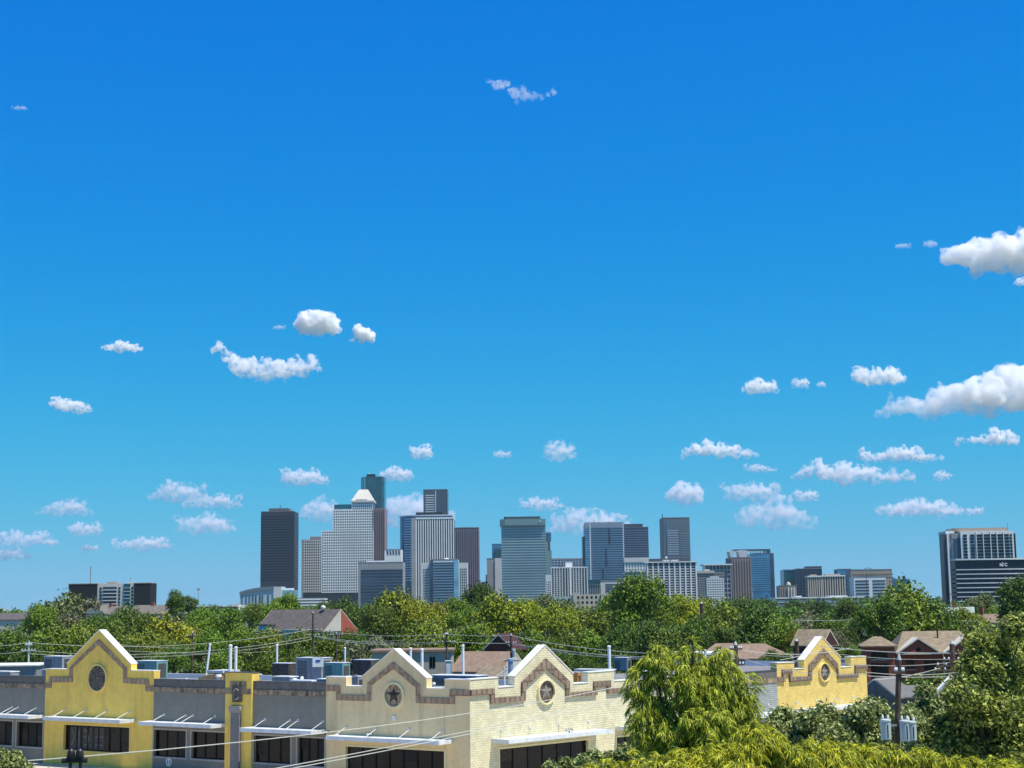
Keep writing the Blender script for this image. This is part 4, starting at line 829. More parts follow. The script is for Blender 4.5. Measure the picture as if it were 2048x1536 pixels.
MB().add([(8.4, 0, 0), (8.4, 5.6, 0), (8.4, 5.6, 10.9), (8.4, 0, 15.0)], [(0, 1, 2, 3)]).build('brick_gable', mat('bright red brick', (.38, .09, .06), .9, .25, 3), h1, fix=False)
B('dormer', mat('pale blue siding', (.4, .52, .56), .8), h1, (-6.6, -4.4, -6.2, -2, 10, 12.2)); B('dormer_roof', M_SHBR, h1, (-6.8, -4.2, -6.4, -2, 12.2, 12.4)); B('bay_roof', M_TRIM, h1, (-.5, 4.2, -6.6, -5.3, 9.6, 11.4))
p = Vector((3.2, 0, 15.2)); MB().lathe(4.6, -.6, [(.2, 15.0), (.45, 15.3), (.45, 15.6), (.1, 15.85)], 10).build('roof_vent', M_WHITE, h1)
house(978, 1303, 212, 7, 8, 6.9, 9.4, -25, M_STUC, M_SHTAN, 'tan shingled house roof behind the gap between star gables', wins=[('r', 0, 5, 1.2, 1.4), ('f', 0, 4.5, 1.4, 1.4)])
house(997, 1332, 195, 3.4, 4.5, 6.9, 8.1, -50, M_STUC, M_SHGR, 'small pale gabled porch below the tan shingled roof', name='porch')
house(1010, 1271, 262, 5.2, 5, 8.2, 10.8, 68, M_DRED, M_DRED, 'dark red gabled house beside the utility pole', wins=[('f', 0, 6, 1, 1.3)])
house(1505, 1287, 230, 11, 9, 7.5, 9.46, -10, mat('blue grey siding', (.3, .38, .42), .85, .1, 2), M_SHTAN, 'wide tan hipped roof house with blue grey walls', hip=.75, wins=[('f', -3, 5.5, 1.3, 1.5), ('f', 3, 5.5, 1.3, 1.5)])
house(1448, 1287, 245, 6.5, 7, 7.5, 9.15, -10, M_STUC, M_SHTAN, 'smaller tan hipped roof house left of the wide one', hip=.7, wins=[('f', 0, 6, 1.4, 1.4)])
house(1628, 1259, 262, 5, 6, 8.2, 10.8, -35, M_DRED, M_SHGR, 'green tan gabled roof rising behind the far ochre gable')
hb = house(1754, 1269, 240, 4.6, 4.6, 8.7, 10, -8, M_BRICK, M_SHGR, 'square red brick stair tower with hipped tan roof', hip=.95, wins=[('f', 0, 6.6, 2.4, 1.2), ('f', 0, 3.2, 2.6, 2.8), ('f', 0, .5, 2.6, 2)], ov=.5, name='brick_tower')
hm = house(1862, 1268, 246, 12.5, 11, 7.6, 10.6, -4, M_BRICK, M_SHGR, 'red brick house with twin front gables and tan shingles', hip=.35, wins=[('f', -4.4, 4.9, 1.2, 1.6), ('f', -1.4, 4.4, 1.8, 2), ('f', 4.3, 5.4, 1.6, 1.4), ('f', 1.8, 4.9, 1, 1.6), ('f', -4.4, 1.4, 1.2, 1.8), ('f', 4.3, 1.5, 1.6, 1.8)])
for cx_ in (-3.3, 3.9):
    MB().prism([(cx_-3, 7.4), (cx_+3, 7.4), (cx_, 9.3)], -6.6, -3).build('front_gable', M_BRICK, hm)
    MB().strip([(cx_-3.4, 7.25), (cx_, 9.5), (cx_+3.4, 7.25)], [(cx_-3.4, 7.5), (cx_, 9.75), (cx_+3.4, 7.5)], -6.9, -2).build('gable_trim', M_TRIM, hm)
    B('cornice', M_TRIM, hm, (cx_-3.2, cx_+3.2, -6.75, -6.6, 7.2, 7.4)); MB().disc(cx_, 7.9, .35, -6.66, -6.6, n=14).build('lunette', M_DARKG, hm)
for x in (-6.3, .5): MB().tube([(x, -6.0, 7.3), (x+.1, -5.8, 6.8), (x+.1, -5.8, 1)], .09, n=6).build('downpipe', M_WHITE, hm)
MB().tube([(.6, -2, 9.2), (.6, -2, 10.9)], .12, n=6).build('roof_vent', M_BLACK, hm)
hw_ = house(1768, 1350, 205, 5.5, 6, 3.2, 5.6, 52, M_SGREY, M_SGREY, 'white trimmed grey gabled house right of the far ochre gable', wins=[('f', 0, 1.2, 1.2, 1.6)], ov=.25)
house(1835, 1368, 205, 5, 6, 3.2, 4.5, -12, M_SGREY, M_SGREY, 'grey roofed house below the red brick one', hip=.4, wins=[('f', 0, 1.2, 1.2, 1.4)])
house(30, 1226, 560, 26, 12, 12.2, 14.4, -6, M_STUC, M_SHBR, 'distant tan roof at the left edge above the treetops', hip=.3)
for px, yt, D, w_, zr, lab, yaw in ((205, 1210, 520, 9, 16.8, 'small steep gabled townhouse under the slab left part', 70), (232, 1212, 520, 7, 16.4, 'pale chimney stacked townhouse under the slab middle', -20), (318, 1209, 500, 16, 16.6, 'wide grey shingled townhouse roof right of the slab', -12)):
    house(px, yt, D, w_, 8, zr-2.8, zr, yaw, M_STUC, mat('pale brown shingles', (.16, .14, .12), .95, .2, 1), lab, wins=[('f', 0, zr-5, 1.4, 1.5)], chim=(-2, 1.0))
house(1990, 1228, 420, 12, 9, 8.9, 11.07, -30, M_STUC, M_SHTAN, 'tan roofed house with pale chimney among trees at right', chim=(-3.5, 2))
house(1915, 1214, 470, 9, 8, 10.9, 12.73, -15, M_STUC, mat('pale green shingles', (.3, .36, .3), .95, .2, 1), 'pale green roofed house under the black glass building', chim=(-1, 1.6))
# flat low neighbours
t = tower(-30, 92, 1330, 200, 'low long shed with corrugated grey wall behind the left parapet', mat('corrugated grey', (.26, .27, .28), .7, .2, 3, streak=((.15, .15, .15), 6, .5)), name='shed', cat='shed', depth=8, grp='houses behind the shops'); B('roof_edge', M_COPE, t['o'], (-t['hw']-.2, t['hw']+.2, -4.3, 4.2, t['h'], t['h']+.15))
b = MB(); [b.box(-t['hw']+i*.3, -t['hw']+i*.3+.1, -4.06, -4, .5, t['h']-.2) for i in range(int(t['hw']*2/.3))]; b.build('corrugations', M_HVG, t['o'])
t = tower(750, 905, 1302, 222, 'low beige stucco building behind the white vent pipes', mat('beige stucco', (.42, .37, .3), .9, .1, 1), name='low_building', cat='building', depth=9, grp='houses behind the shops'); B('roof_edge', M_SHTAN, t['o'], (-t['hw']-.3, t['hw']+.3, -4.8, 4.6, t['h'], t['h']+.3))
for px in (808, 822, 862, 868): B('window', M_DARKG, t['o'], ((px-t['cx'])*t['s'], (px+5-t['cx'])*t['s'], -4.55, -4.5, t['h']-2.2, t['h']-.7))
t = tower(1355, 1450, 1308, 215, 'long pale flat roofed building seen through the feathery tree', mat('pale block wall', (.42, .45, .44), .9, .1, 1), name='low_building', cat='building', depth=8, grp='houses behind the shops'); B('roof_edge', M_WHITE, t['o'], (-t['hw']-.3, t['hw']+.3, -4.3, 4.2, t['h'], t['h']+.25))
for px in (1366, 1400, 1432): B('window', M_DARKG, t['o'], ((px-t['cx'])*t['s'], (px+8-t['cx'])*t['s'], -4.05, -4, t['h']-2.2, t['h']-.8))

# ------------------------------------------------------------------ utility poles and lines
def pole(px, yt, D, lab, bars=((.6, 1.2),), r=.13, mw=M_WOOD, cans=(), lean=0):
    p = at(px, yt, D); o = thing('utility_pole', lab, 'utility pole', (p.x+lean*p.z, D, 0), 0, 'utility poles'); h = p.z
    MB().tube([(0, 0, 0), (-lean*h, 0, h)], r*1.25, r, n=10).build('post', mw, o)
    for dz, hw in bars:
        xo = -lean*(h-dz); c = B('crossarm', mw, o, (xo-hw, xo+hw, -.06-r, .06-r, h-dz-.06, h-dz+.06))
        for x in (-hw+.1, -hw*.45, hw*.45, hw-.1): MB().lathe(xo+x, -r, [(.05, h-dz+.06), (.07, h-dz+.14), (.04, h-dz+.24)], 8).build('insulator', M_WHITE, c)
    MB().lathe(-lean*h, 0, [(r*.9, h), (r*.6, h+.15), (.03, h+.3)], 8).build('top_insulator', M_CAN, o)
    for x, z0, z1, rr in cans:
        xp = -lean*z0; x += xp
        q = MB(); q.lathe(x, -.35, [(rr*.95, z0), (rr, z0+.04), (rr, z1-.08), (rr*1.1, z1-.06), (rr*1.05, z1), (rr*.3, z1+.04)], 18)
        c = q.build('transformer', M_CAN, o, smooth=False)
        for dx in (-.12, .12): MB().lathe(x+dx, -.35, [(.035, z1), (.06, z1+.1), (.03, z1+.22)], 8).build('bushing', M_WHITE, c)
        B('bracket', M_HVG, c, (min(x, xp), max(x, xp), -.12, -.06, z0+.55, z0+.65)); B('rating_plate', M_BLACK, c, (x+.02, x+.06, -.35-rr-.01, -.35-rr, z0+.1, z1-.2))
    return o, Vector((p.x, D, p.z))
D0 = 70
zc0, zc1 = at(1772, 1478, D0).z, at(1772, 1438, D0).z
pole(1798, 1320, D0, 'tall brown utility pole carrying three pale blue transformer cans', bars=((.55, .28),), r=.125, lean=-.075, cans=((-.56, zc0, zc1, .23), (.30, zc0-.08, zc1-.05, .23), (.58, zc0-.05, zc1-.1, .22)))
P1 = pole(58, 1285, 215, 'pale utility pole with crossarm left of the clock gable', ((1.1, 1.0), (.3, .5)), mw=M_HVL)[1]
P2 = pole(385, 1266, 270, 'dark utility pole below the bright yellow green crown', ((.5, 1.0),))[1]
P3 = pole(626, 1226, 235, 'dark utility pole before the brown roofed townhouse', ((2.6, 1.4), (3.4, 1.0)))[1]
P3b = pole(673, 1268, 235, 'short dark pole right of the brown roofed townhouse pole', ((.2, 1.0),))[1]
P4 = pole(893, 1268, 210, 'dark utility pole left of the tan house roof', ((.1, .3), (1.1, 1.2)))[1]
P5 = pole(1022, 1271, 200, 'utility pole with white lamps right of the tan house roof', ((1.0, .7), (3.2, 1.0)), cans=((.35, 9.0, 9.9, .22),))[1]
P6 = pole(1471, 1290, 120, 'dark utility pole standing inside the feathery tree', ((.3, .5), (1.5, .6)), r=.17)[1]
P7 = pole(1403, 1207, 300, 'dark blunt pole rising over the trees right of centre', ((.1, .2),), r=.35)[1]
P8 = pole(1593, 1282, 205, 'stout dark pole left of the far ochre gable peak', ((.1, .2),), r=.3)[1]
P9 = pole(1904, 1288, 118, 'utility pole with white brackets before the red brick house', ((1.6, 1.3), (1.95, 1.5), (1.2, .8)), r=.2)[1]
q0, q1 = at(1854, 1402, 112), at(1903, 1350, 112); o = thing('pole_brace', 'slanting white beam leaning through the foliage right of the transformers', 'beam', q0)
MB().tube([(0, 0, 0), q1-q0], .11, n=4).build('beam', M_WHITE, o); MB().tube([(.12, 0, -.1), (q1-q0)*.97+Vector((.16, 0, -.1))], .04, n=4).build('stay', M_HVL, o)
def wire(a, b_, lab, sag=.5, r=.03, off=(0, 0, 0), m=M_WIRE, grp='overhead power lines'):
    a = Vector(a)+Vector(off); b_ = Vector(b_)+Vector(off); n = 14; pts = []
    for i in range(n+1):
        k = i/n; q = a.lerp(b_, k); q.z -= sag*4*k*(1-k); pts.append(q-a)
    o = MB().tube(pts, r, n=5).build('power_line', m, None); o.location = a; tag(o, lab, 'power line', grp); return o
wire(at(-60, 1530, 60), P6-Vector((0, 0, 1.0)), 'single near cable crossing the clock gable window and rising right', 1.0, .022)
wire(at(480, 1550, 55), P6-Vector((0, 0, 1.6)), 'upper strand of the double near cable over the cream wall', .35, .018)
wire(at(480, 1556, 55), P6-Vector((0, 0, 1.85)), 'lower strand of the double near cable over the cream wall', .35, .018)
wire(at(-60, 1290, 215), P1, 'line from the left edge to the pale pole', .3); wire(at(-60, 1305, 215), P1-Vector((0, 0, 1.1)), 'lower line from the left edge to the pale pole', .3)
for dz, nm in ((0, 'upper'), (1.1, 'middle'), (1.5, 'lower')):
    wire(P1-Vector((0, 0, dz)), P3-Vector((0, 0, 2.4+dz)), nm+' line from the pale left pole to the townhouse pole', 1.4)
wire(P3-Vector((0, 0, 2.4)), P4, 'upper line from the townhouse pole to the pole left of the tan roof', .6); wire(P3-Vector((0, 0, 3.4)), P4-Vector((0, 0, 1.0)), 'lower line from the townhouse pole to the pole left of the tan roof', .6)
wire(P3-Vector((0, 0, 3.4)), P4-Vector((0, 0, 1.0)), 'paired lower line from the townhouse pole to the next pole', .8, off=(.0, 1.2, -.1))
wire(P4, P5, 'upper line over the tan house roof', .15); wire(P4-Vector((0, 0, 1.0)), P5-Vector((0, 0, 1.0)), 'lower line over the tan house roof', .1, .04)
E1, E2, E3 = at(1360, 1309, 170), at(1360, 1316, 170), at(1360, 1320, 170)
wire(P5, E1, 'upper line running right over the cream gable', .5, .035); wire(P5-Vector((0, 0, 1)), E2, 'middle line running right over the cream gable', .4, .035); wire(P5-Vector((0, 0, 1.1)), E3, 'lower line running right over the cream gable', .5, .035)
wire(E1, P6, 'upper line into the feathery tree pole', .1); wire(E2, P6-Vector((0, 0, .6)), 'lower line into the feathery tree pole', .1)
wire(P6-Vector((0, 0, .3)), at(1700, 1296, 150), 'line from the feathery tree pole past the far ochre peak', .5, .025); wire(at(1640, 1292, 150), at(1898, 1306, 130), 'upper thick line over the brick stair tower', .2, .035); wire(at(1700, 1328, 130), at(1900, 1325, 120), 'middle line before the red brick house', .2, .025); wire(at(1730, 1344, 100), at(1930, 1343, 100), 'lower line before the red brick house', .2, .02)
wire(P6-Vector((0, 0, .8)), at(1736, 1348, 90), 'lower line crossing the far ochre wall', .5, .016); wire(P6-Vector((0, 0, 1.5)), at(1560, 1400, 90), 'short line over the grey right wing', .2, .016)
wire(at(1590, 1240, 330), at(1750, 1236, 330), 'line through trees left of the big round tree', .3, .05); wire(at(1900, 1241, 330), at(2060, 1241, 330), 'line through trees at the right edge', .2, .05)
for (x0, y0, d0, x1, y1, d1, lab_, sg_) in (
    (230, 1288, 230, 385, 1296, 250, 'thin line right of the clock gable peak', .2), (230, 1300, 225, 560, 1302, 240, 'long low line right of the clock gable peak', .4),
    (690, 1282, 235, 905, 1272, 225, 'thin line behind the left star gable peak', .3), (1075, 1292, 190, 1330, 1318, 180, 'thin line right of the cream gable peak', .3),
    (1500, 1306, 160, 1600, 1312, 150, 'short line over the wide tan hipped roof', .15), (1560, 1320, 150, 1640, 1300, 160, 'slanting line left of the far ochre peak', .1),
    (1660, 1306, 150, 1905, 1318, 140, 'thin line right of the far ochre peak', .25), (1735, 1352, 95, 1960, 1350, 95, 'lowest line before the red brick house', .1),
    (1745, 1360, 110, 1880, 1336, 112, 'slanting line left of the white bracket pole', .15)):
    wire(at(x0, y0, d0), at(x1, y1, d1), lab_, sg_, .022)
# twin hooded signal near the lower left
p = at(152, 1521, 62); o = thing('traffic_signal', 'black twin hooded signal heads on a bar before the ochre wall', 'traffic signal', (p.x, p.y, 0))
z = p.z; MB().tube([(-.55, 0, z+.0), (.45, 0, z-.0)], .1, n=8).build('bar', M_BLACK, o)
for x in (-.2, .14):
    hd_ = MB().box(x-.15, x+.15, -.12, .12, z+.05, z+.18).build('signal_head', M_BLACK, o)
    MB().lathe(x, 0, [(.16, z+.15), (.155, z+.28), (.13, z+.38), (.07, z+.45), (.01, z+.46)], 14).build('hood', M_BLACK, hd_)
for x in (-.22, .18): MB().tube([(x, 0, 0), (x, 0, z)], .07, n=8).build('leg', M_BLACK, o)
# white badge on the grey wall, low
p = Vector(TL(35.6, .03, 0))+C0; o = thing('wall_badge', 'white oval badge low on the grey wall right of the clock gable', 'sign', (p.x, p.y, 0)); 
b = MB(lambda u, oo, z: TL(u, oo, z)); b.disc(0, 1.02, .38, 0, .04, ri=.26, rz=.42); b.box(-.08, .08, 0, .04, .7, 1.3); b.build('badge', M_WHITE, o)
p = Vector(TL(62.3, .5, 0))+C0; o = thing('wall_lantern', 'dark bracket lantern low on the left grey wall', 'lamp', (p.x, p.y, 1.0)); B('arm', M_BLACK, o, (.0, 1.6, -.08, .08, .0, .18)); B('lamp_head', M_BLACK, o, (-.6, .1, -.2, .2, -.1, .35)); B('lamp_cap', M_BLACK, o, (1.5, 1.8, -.15, .15, -.15, .25))

# ------------------------------------------------------------------ vegetation
rng = np.random.default_rng(7)
def leafmat(name, col, var=.35, scale=.8, trans=.2, rh=.012):
    return mat(name, col, .55, var, scale, randhue=rh, trans=trans, spec=.35, detail=3)
LM = dict(dark=leafmat('dark leaves', (.10, .165, .010), .55, 9), green=leafmat('green leaves', (.17, .26, .013), .55, 9), bright=leafmat('bright leaves', (.31, .34, .014), .55, 9),
          olive=leafmat('olive leaves', (.21, .26, .022), .55, 9), grey=leafmat('grey green leaves', (.18, .22, .065), .5, 9), yel=leafmat('yellow leaves', (.33, .35, .015), .4, 9),
          bare=leafmat('twiggy grey leaves', (.20, .20, .10), .4, 9), hazy=leafmat('far leaves', (.095, .165, .02), .5, .3))
LM['shade'] = leafmat('darker mixed leaves', (.04, .07, .01), .5, 9); LM['fshade'] = leafmat('darker feathery leaves', (.14, .19, .02), .5, 6)  # darker leaf copies, mixed at random to paint contrast into the crowns
def quads(c, nrm, size, asp=1.0, rg=rng):
    """leaf quads (diamond shaped) at centres c with normals nrm; returns an (N*4,3) array"""
    n = len(c); nrm = nrm/np.linalg.norm(nrm, axis=1)[:, None]; a = rg.normal(size=(n, 3)); a -= (a*nrm).sum(1)[:, None]*nrm; a /= np.linalg.norm(a, axis=1)[:, None]; b = np.cross(nrm, a)
    s = size*(0.6+.8*rg.random(n))[:, None]; A = a*s*asp; Bv = b*s*.62
    return np.stack([c-A, c-Bv*.9+A*.1, c+A, c+Bv*.9+A*.1], 1).reshape(-1, 3)
def qmesh(name, V, m, mix=0):
    me = bpy.data.meshes.new(name); n = len(V)//4
    me.vertices.add(len(V)); me.vertices.foreach_set('co', V.astype(np.float32).ravel()); me.loops.add(n*4); me.loops.foreach_set('vertex_index', np.arange(n*4, dtype=np.int32))
    me.polygons.add(n); me.polygons.foreach_set('loop_start', np.arange(0, n*4, 4, dtype=np.int32)); me.polygons.foreach_set('loop_total', np.full(n, 4, np.int32)); me.update(calc_edges=True); me.validate()
    if mix: me.polygons.foreach_set('material_index', (np.random.default_rng(n).random(n) < mix).astype(np.int32))
    for q in (m if isinstance(m, (list, tuple)) else [m] if m else []): me.materials.append(q)
    return me
def crown_pts(rg, lobes, n, thick=.35):
    """points near the skins of lobes [(x,y,z,r)], weighted to the outside, with outward normals"""
    w_ = np.array([l[3]**2 for l in lobes]); k = rg.choice(len(lobes), n, p=w_/w_.sum()); L_ = np.array(lobes)[k]
    d = rg.normal(size=(n, 3)); d /= np.linalg.norm(d, axis=1)[:, None]; d[:, 2] = np.where(d[:, 2] < -.35, -d[:, 2]*.6, d[:, 2])
    # clumps: pull directions towards a few hundred tuft centres
    rad = L_[:, 3]*(1-thick*rg.random(n)**1.6+.10*rg.normal(size=n)); ph = np.sin(d[:, 0]*9+k*1.7)*np.sin(d[:, 1]*8+k*2.3)*np.sin(d[:, 2]*9+k)
    rad *= 1+.14*ph
    return L_[:, :3]+d*rad[:, None], d
def make_crown(seed, style):
    rg = np.random.default_rng(seed); lobes = []
    nl = {'round': 13, 'tall': 11, 'loose': 9, 'spread': 15}[style]
    for i in range(nl):
        a = rg.random()*2*pi; q = rg.random()**.6
        if style == 'tall': x, y, z, r = .45*q*cos(a), .45*q*sin(a), rg.uniform(.15, 1.35), rg.uniform(.28, .45)
        elif style == 'loose': x, y, z, r = .6*q*cos(a), .6*q*sin(a), rg.uniform(.1, 1.2), rg.uniform(.2, .34)
        elif style == 'spread': x, y, z, r = .8*q*cos(a), .8*q*sin(a), .35+.35*(1-q*q)+rg.uniform(-.15, .15), rg.uniform(.26, .42)
        else: x, y, z, r = .62*q*cos(a), .62*q*sin(a), .45+.5*(1-q*q)*rg.uniform(.4, 1.1)-.25*rg.random(), rg.uniform(.28, .46)
        lobes.append((x, y, z, r))
    n = {'round': 9000, 'tall': 8000, 'loose': 4200, 'spread': 9500}[style]
    c, d = crown_pts(rg, lobes, n); nn = d*.8+rg.normal(size=c.shape)*.75+np.array([0, 0, .35])
    V = quads(c, nn, .034 if style != 'loose' else .04, 1.0, rg); zt = np.percentile(V[:, 2], 99.5); V[:, 2] /= zt; V[:, :2] /= np.percentile(np.abs(V[:, :2]), 99)
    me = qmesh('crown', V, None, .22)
    b = MB(); b.tube([(0, 0, -1.2), (.02, .01, -.3), (0, .02, .45)], .06, .03, n=7)
    for l in lobes[:7]: 
        e = Vector((l[0], l[1], l[2]/zt)); b.tube([(0, 0, -.25+.05*l[3]), tuple(e*.5+Vector((0, 0, .05))), tuple(e)], .03, .008, n=5)
    me2 = bpy.data.meshes.new('trunk'); me2.from_pydata(b.v, [], b.f); me2.materials.append(M_BARK); return me, me2
CR = {st: [make_crown(100*i+k, st) for k in range(3)] for i, st in enumerate(('round', 'tall', 'loose', 'spread'))}
cmesh = {}
def tree(px, yt, D, hwpx, leaf, lab, style='round', squash=None, name=None, grp='trees behind the shops'):
    p = at(px, yt, D); r = hwpx/F*D*1.14; k = rng.integers(3); key = (style, k, leaf)
    if key not in cmesh:
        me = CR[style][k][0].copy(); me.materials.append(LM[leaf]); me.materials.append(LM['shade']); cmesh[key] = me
    hgt = p.z; ch = min(hgt*.94, r*(squash or {'round': 1.75, 'tall': 2.8, 'loose': 2.3, 'spread': 1.4}[style])); base = hgt-ch
    o = thing(name or {'round': 'broadleaf_tree', 'tall': 'tall_tree', 'loose': 'sparse_tree', 'spread': 'spreading_tree'}[style], lab, 'tree', (p.x, D, 0), rng.random()*6.28, grp)
    c = bpy.data.objects.new('crown', cmesh[key]); COL.objects.link(c); c.parent = o; c.location = (0, 0, base); c.scale = (r, r, ch)
    t_ = bpy.data.objects.new('trunk', CR[style][k][1]); COL.objects.link(t_); t_.parent = o; t_.location = (0, 0, base); t_.scale = (r*.8, r*.8, max(ch*.9, base/1.2))
    return o
TREES = [
 # px, top, D, halfwidth, leaf, style, label   (far to near)
 (118,1190,480,58,'grey','round','big grey green tree left of the apartment slab'),
 (158,1198,470,34,'bare','loose','pale twiggy tree before the slab left end'),
 (88,1208,470,30,'green','round','green tree at left foot of the big grey green one'),
 (255,1213,450,46,'dark','round','dark round tree in front of the slab balconies'),
 (205,1228,430,36,'dark','spread','dark low tree before the steep gabled townhouse'),
 (355,1181,470,22,'dark','tall','tall loose dark tree right of the slab'),
 (378,1192,480,18,'dark','loose','thin ragged tree at right side of the tall loose one'),
 (348,1232,330,64,'yel','spread','bright yellow green spreading crown above the teal unit'),
 (300,1228,400,34,'green','round','green tree left of the bright yellow crown'),
 (405,1214,430,30,'green','round','rounded green tree right of the tall loose tree'),
 (432,1211,620,16,'dark','round','small dark treetop under the white warehouse roof'),
 (462,1218,430,38,'green','round','dense green tree left of the arena foot'),
 (500,1212,520,26,'dark','round','dark tree before the arena hall'),
 (520,1206,440,24,'olive','tall','olive slim tree at the arena right corner'),
 (572,1188,420,26,'green','round','pointed green tree in front of the arena side block'),
 (548,1206,400,30,'green','round','green tree behind the brown townhouse left end'),
 (640,1205,520,40,'dark','spread','dark tree between parking deck and brown roof'),
 (692,1200,460,46,'dark','round','dark wide tree right of the parking deck'),
 (735,1210,420,36,'dark','round','dark tree below the broad banded office block'),
 (20,1258,330,60,'green','spread','green tree mass at the left edge behind the shed'),
 (95,1252,320,60,'green','spread','green tree behind the left grey roof'),
 (165,1248,330,50,'olive','round','olive tree just left of the clock gable peak'),
 (225,1242,320,44,'green','round','green tree right behind the clock gable peak'),
 (285,1262,290,48,'olive','spread','olive tree above the teal air conditioner'),
 (420,1262,290,48,'green','spread','green tree behind the leaning vent pipe'),
 (345,1290,250,44,'dark','spread','dark low tree left of the leaning vent pipe'),
 (480,1256,290,50,'green','round','green tree behind the pair of vent pipes'),
 (540,1258,280,46,'olive','round','olive tree left below the brown roofed townhouse'),
 (455,1300,225,40,'green','spread','low green tree right behind the vent pipe pair'),
 (600,1262,265,44,'olive','round','olive tree below the townhouse dormer'),
 (650,1268,255,46,'green','round','green tree behind the large blue grey unit'),
 (700,1262,265,40,'dark','spread','dark tree right of the red brick gable corner'),
 (540,1300,225,40,'green','round','green tree left of the dark louvred unit'),
 (720,1286,240,40,'bare','loose','greyish bare tree above the dark brown louvred box'),
 (775,1276,240,44,'bare','loose','pale twiggy tree behind the left star gable peak'),
 (795,1182,380,52,'bright','tall','tall yellow green tree before the banded office block'),
 (760,1212,370,38,'green','round','green tree at left foot of the tall yellow green one'),
 (838,1200,370,36,'bright','round','yellow green tree right of the tall one'),
 (880,1206,400,36,'bright','round','yellow green tree before the dotted wing block'),
 (905,1196,460,30,'green','round','green tree left of the dark domed tree'),
 (958,1168,480,36,'dark','round','dark domed tree standing over the others near centre'),
 (930,1215,380,34,'green','spread','green low tree under the dark domed one'),
 (1000,1190,350,52,'bright','round','large bright yellow green tree left of centre gable'),
 (1045,1198,350,42,'bright','round','bright tree with rounded top at right of the large one'),
 (1095,1212,340,46,'bright','spread','yellow green tree behind the cream gable peak'),
 (870,1240,300,52,'olive','round','olive tree above the beige stucco building'),
 (930,1250,290,46,'green','round','green tree left of the dark red house'),
 (820,1250,300,44,'green','tall','green narrow tree over the left star gable right slope'),
 (870,1295,225,34,'bright','spread','low bright bush tree behind the slim teal cabinet'),
 (1075,1262,280,44,'green','round','dark green tree right of the dark red house'),
 (1085,1190,520,36,'grey','round','grey green hazy tree before the blue green tower'),
 (1120,1202,480,34,'grey','round','grey green tree left of the beige apartments'),
 (1150,1214,380,46,'olive','round','olive tree below the beige apartments left end'),
 (1200,1212,380,44,'olive','tall','olive upright tree below the beige apartments right end'),
 (1140,1262,290,46,'olive','spread','olive tree above the orange crate notch'),
 (1195,1262,280,46,'green','round','green tree behind the thick right vent pipe'),
 (1272,1150,340,48,'green','tall','tallest green tree, before the hotel left end'),
 (1240,1180,350,34,'green','round','green tree at left side of the tallest one'),
 (1315,1184,350,38,'green','round','green tree at right side of the tallest one'),
 (1358,1190,380,38,'bright','round','bright tree under the hotel piers'),
 (1400,1196,420,30,'olive','round','olive tree behind the blunt dark pole'),
 (1250,1250,270,50,'dark','round','dark tree below the tallest green tree'),
 (1320,1248,265,50,'dark','round','dark tree above the feathery tree left part'),
 (1385,1236,290,48,'dark','spread','dark tree right of the blunt dark pole foot'),
 (1445,1204,340,54,'olive','round','olive brown tree left of the dark oak'),
 (1512,1214,310,64,'dark','round','big dark oak above the tan hipped roofs'),
 (1560,1236,290,44,'green','round','green tree at right side of the big dark oak'),
 (1450,1256,262,40,'dark','spread','dark tree behind the smaller tan hipped roof'),
 (1480,1196,600,36,'hazy','round','hazy tree below the rose brown tower'),
 (1535,1198,620,36,'hazy','round','hazy tree below the bright blue glass tower'),
 (1590,1200,640,34,'hazy','spread','hazy tree below the small domed stone block'),
 (1640,1202,600,36,'hazy','round','hazy tree under the ribbed slabs'),
 (1695,1200,560,36,'dark','round','dark tree under the tan stone block'),
 (1610,1228,400,42,'bare','spread','pale brown leaved tree right of the big oak'),
 (1665,1232,380,40,'dark','round','dark tree between the brown leaved and the big round tree'),
 (1590,1262,285,26,'bright','spread','small bright tree left of the far ochre peak'),
 (1672,1262,300,30,'bare','round','brown green tree right of the far ochre peak'),
 (1705,1252,320,34,'dark','round','dark tree left of the brick stair tower'),
 (1700,1290,262,22,'green','spread','small green tree beside the brick stair tower'),
 (1808,1168,330,78,'green','round','huge round green tree above the red brick house'),
 (1760,1200,320,44,'green','round','green tree at left flank of the huge round one'),
 (1872,1206,330,48,'dark','round','dark tree at right flank of the huge round one'),
 (1955,1188,520,32,'grey','round','grey green tree before the black glass building'),
 (1930,1216,400,38,'bright','spread','bright low tree right of the huge round one'),
 (2042,1150,360,44,'dark','tall','dark tall tree at the right edge over the black building'),
 (1992,1214,430,34,'green','round','green tree left of the dark edge tree'),
 (1960,1246,300,48,'olive','spread','olive tree behind the tan roofed house at right'),
 (2020,1240,300,44,'olive','round','olive tree at the right edge below the dark tall one'),
 (1640,1300,225,24,'dark','spread','low dark tree right behind the far ochre peak'),
 (1550,1300,222,26,'dark','spread','low dark tree behind the wide tan hipped house'),
 (1030,1300,235,24,'dark','spread','low dark tree behind the exhaust flue'),
 (1110,1305,230,34,'dark','round','dark tree right behind the cream gable slope'),
 (1170,1315,225,34,'dark','spread','low dark tree behind the long white hatch'),
 (250,1290,240,40,'dark','spread','low dark tree right of the clock gable shoulder'),
 (60,1296,240,50,'dark','spread','low dark tree behind the pale left utility pole'),
 (600,1300,225,40,'dark','spread','low dark tree directly behind the big roof unit'),
]
for a in TREES: tree(a[0], a[1], a[2], a[3], a[4], a[6], a[5])
LM['under'] = leafmat('undergrowth leaves', (.11, .17, .014), .6, .4)
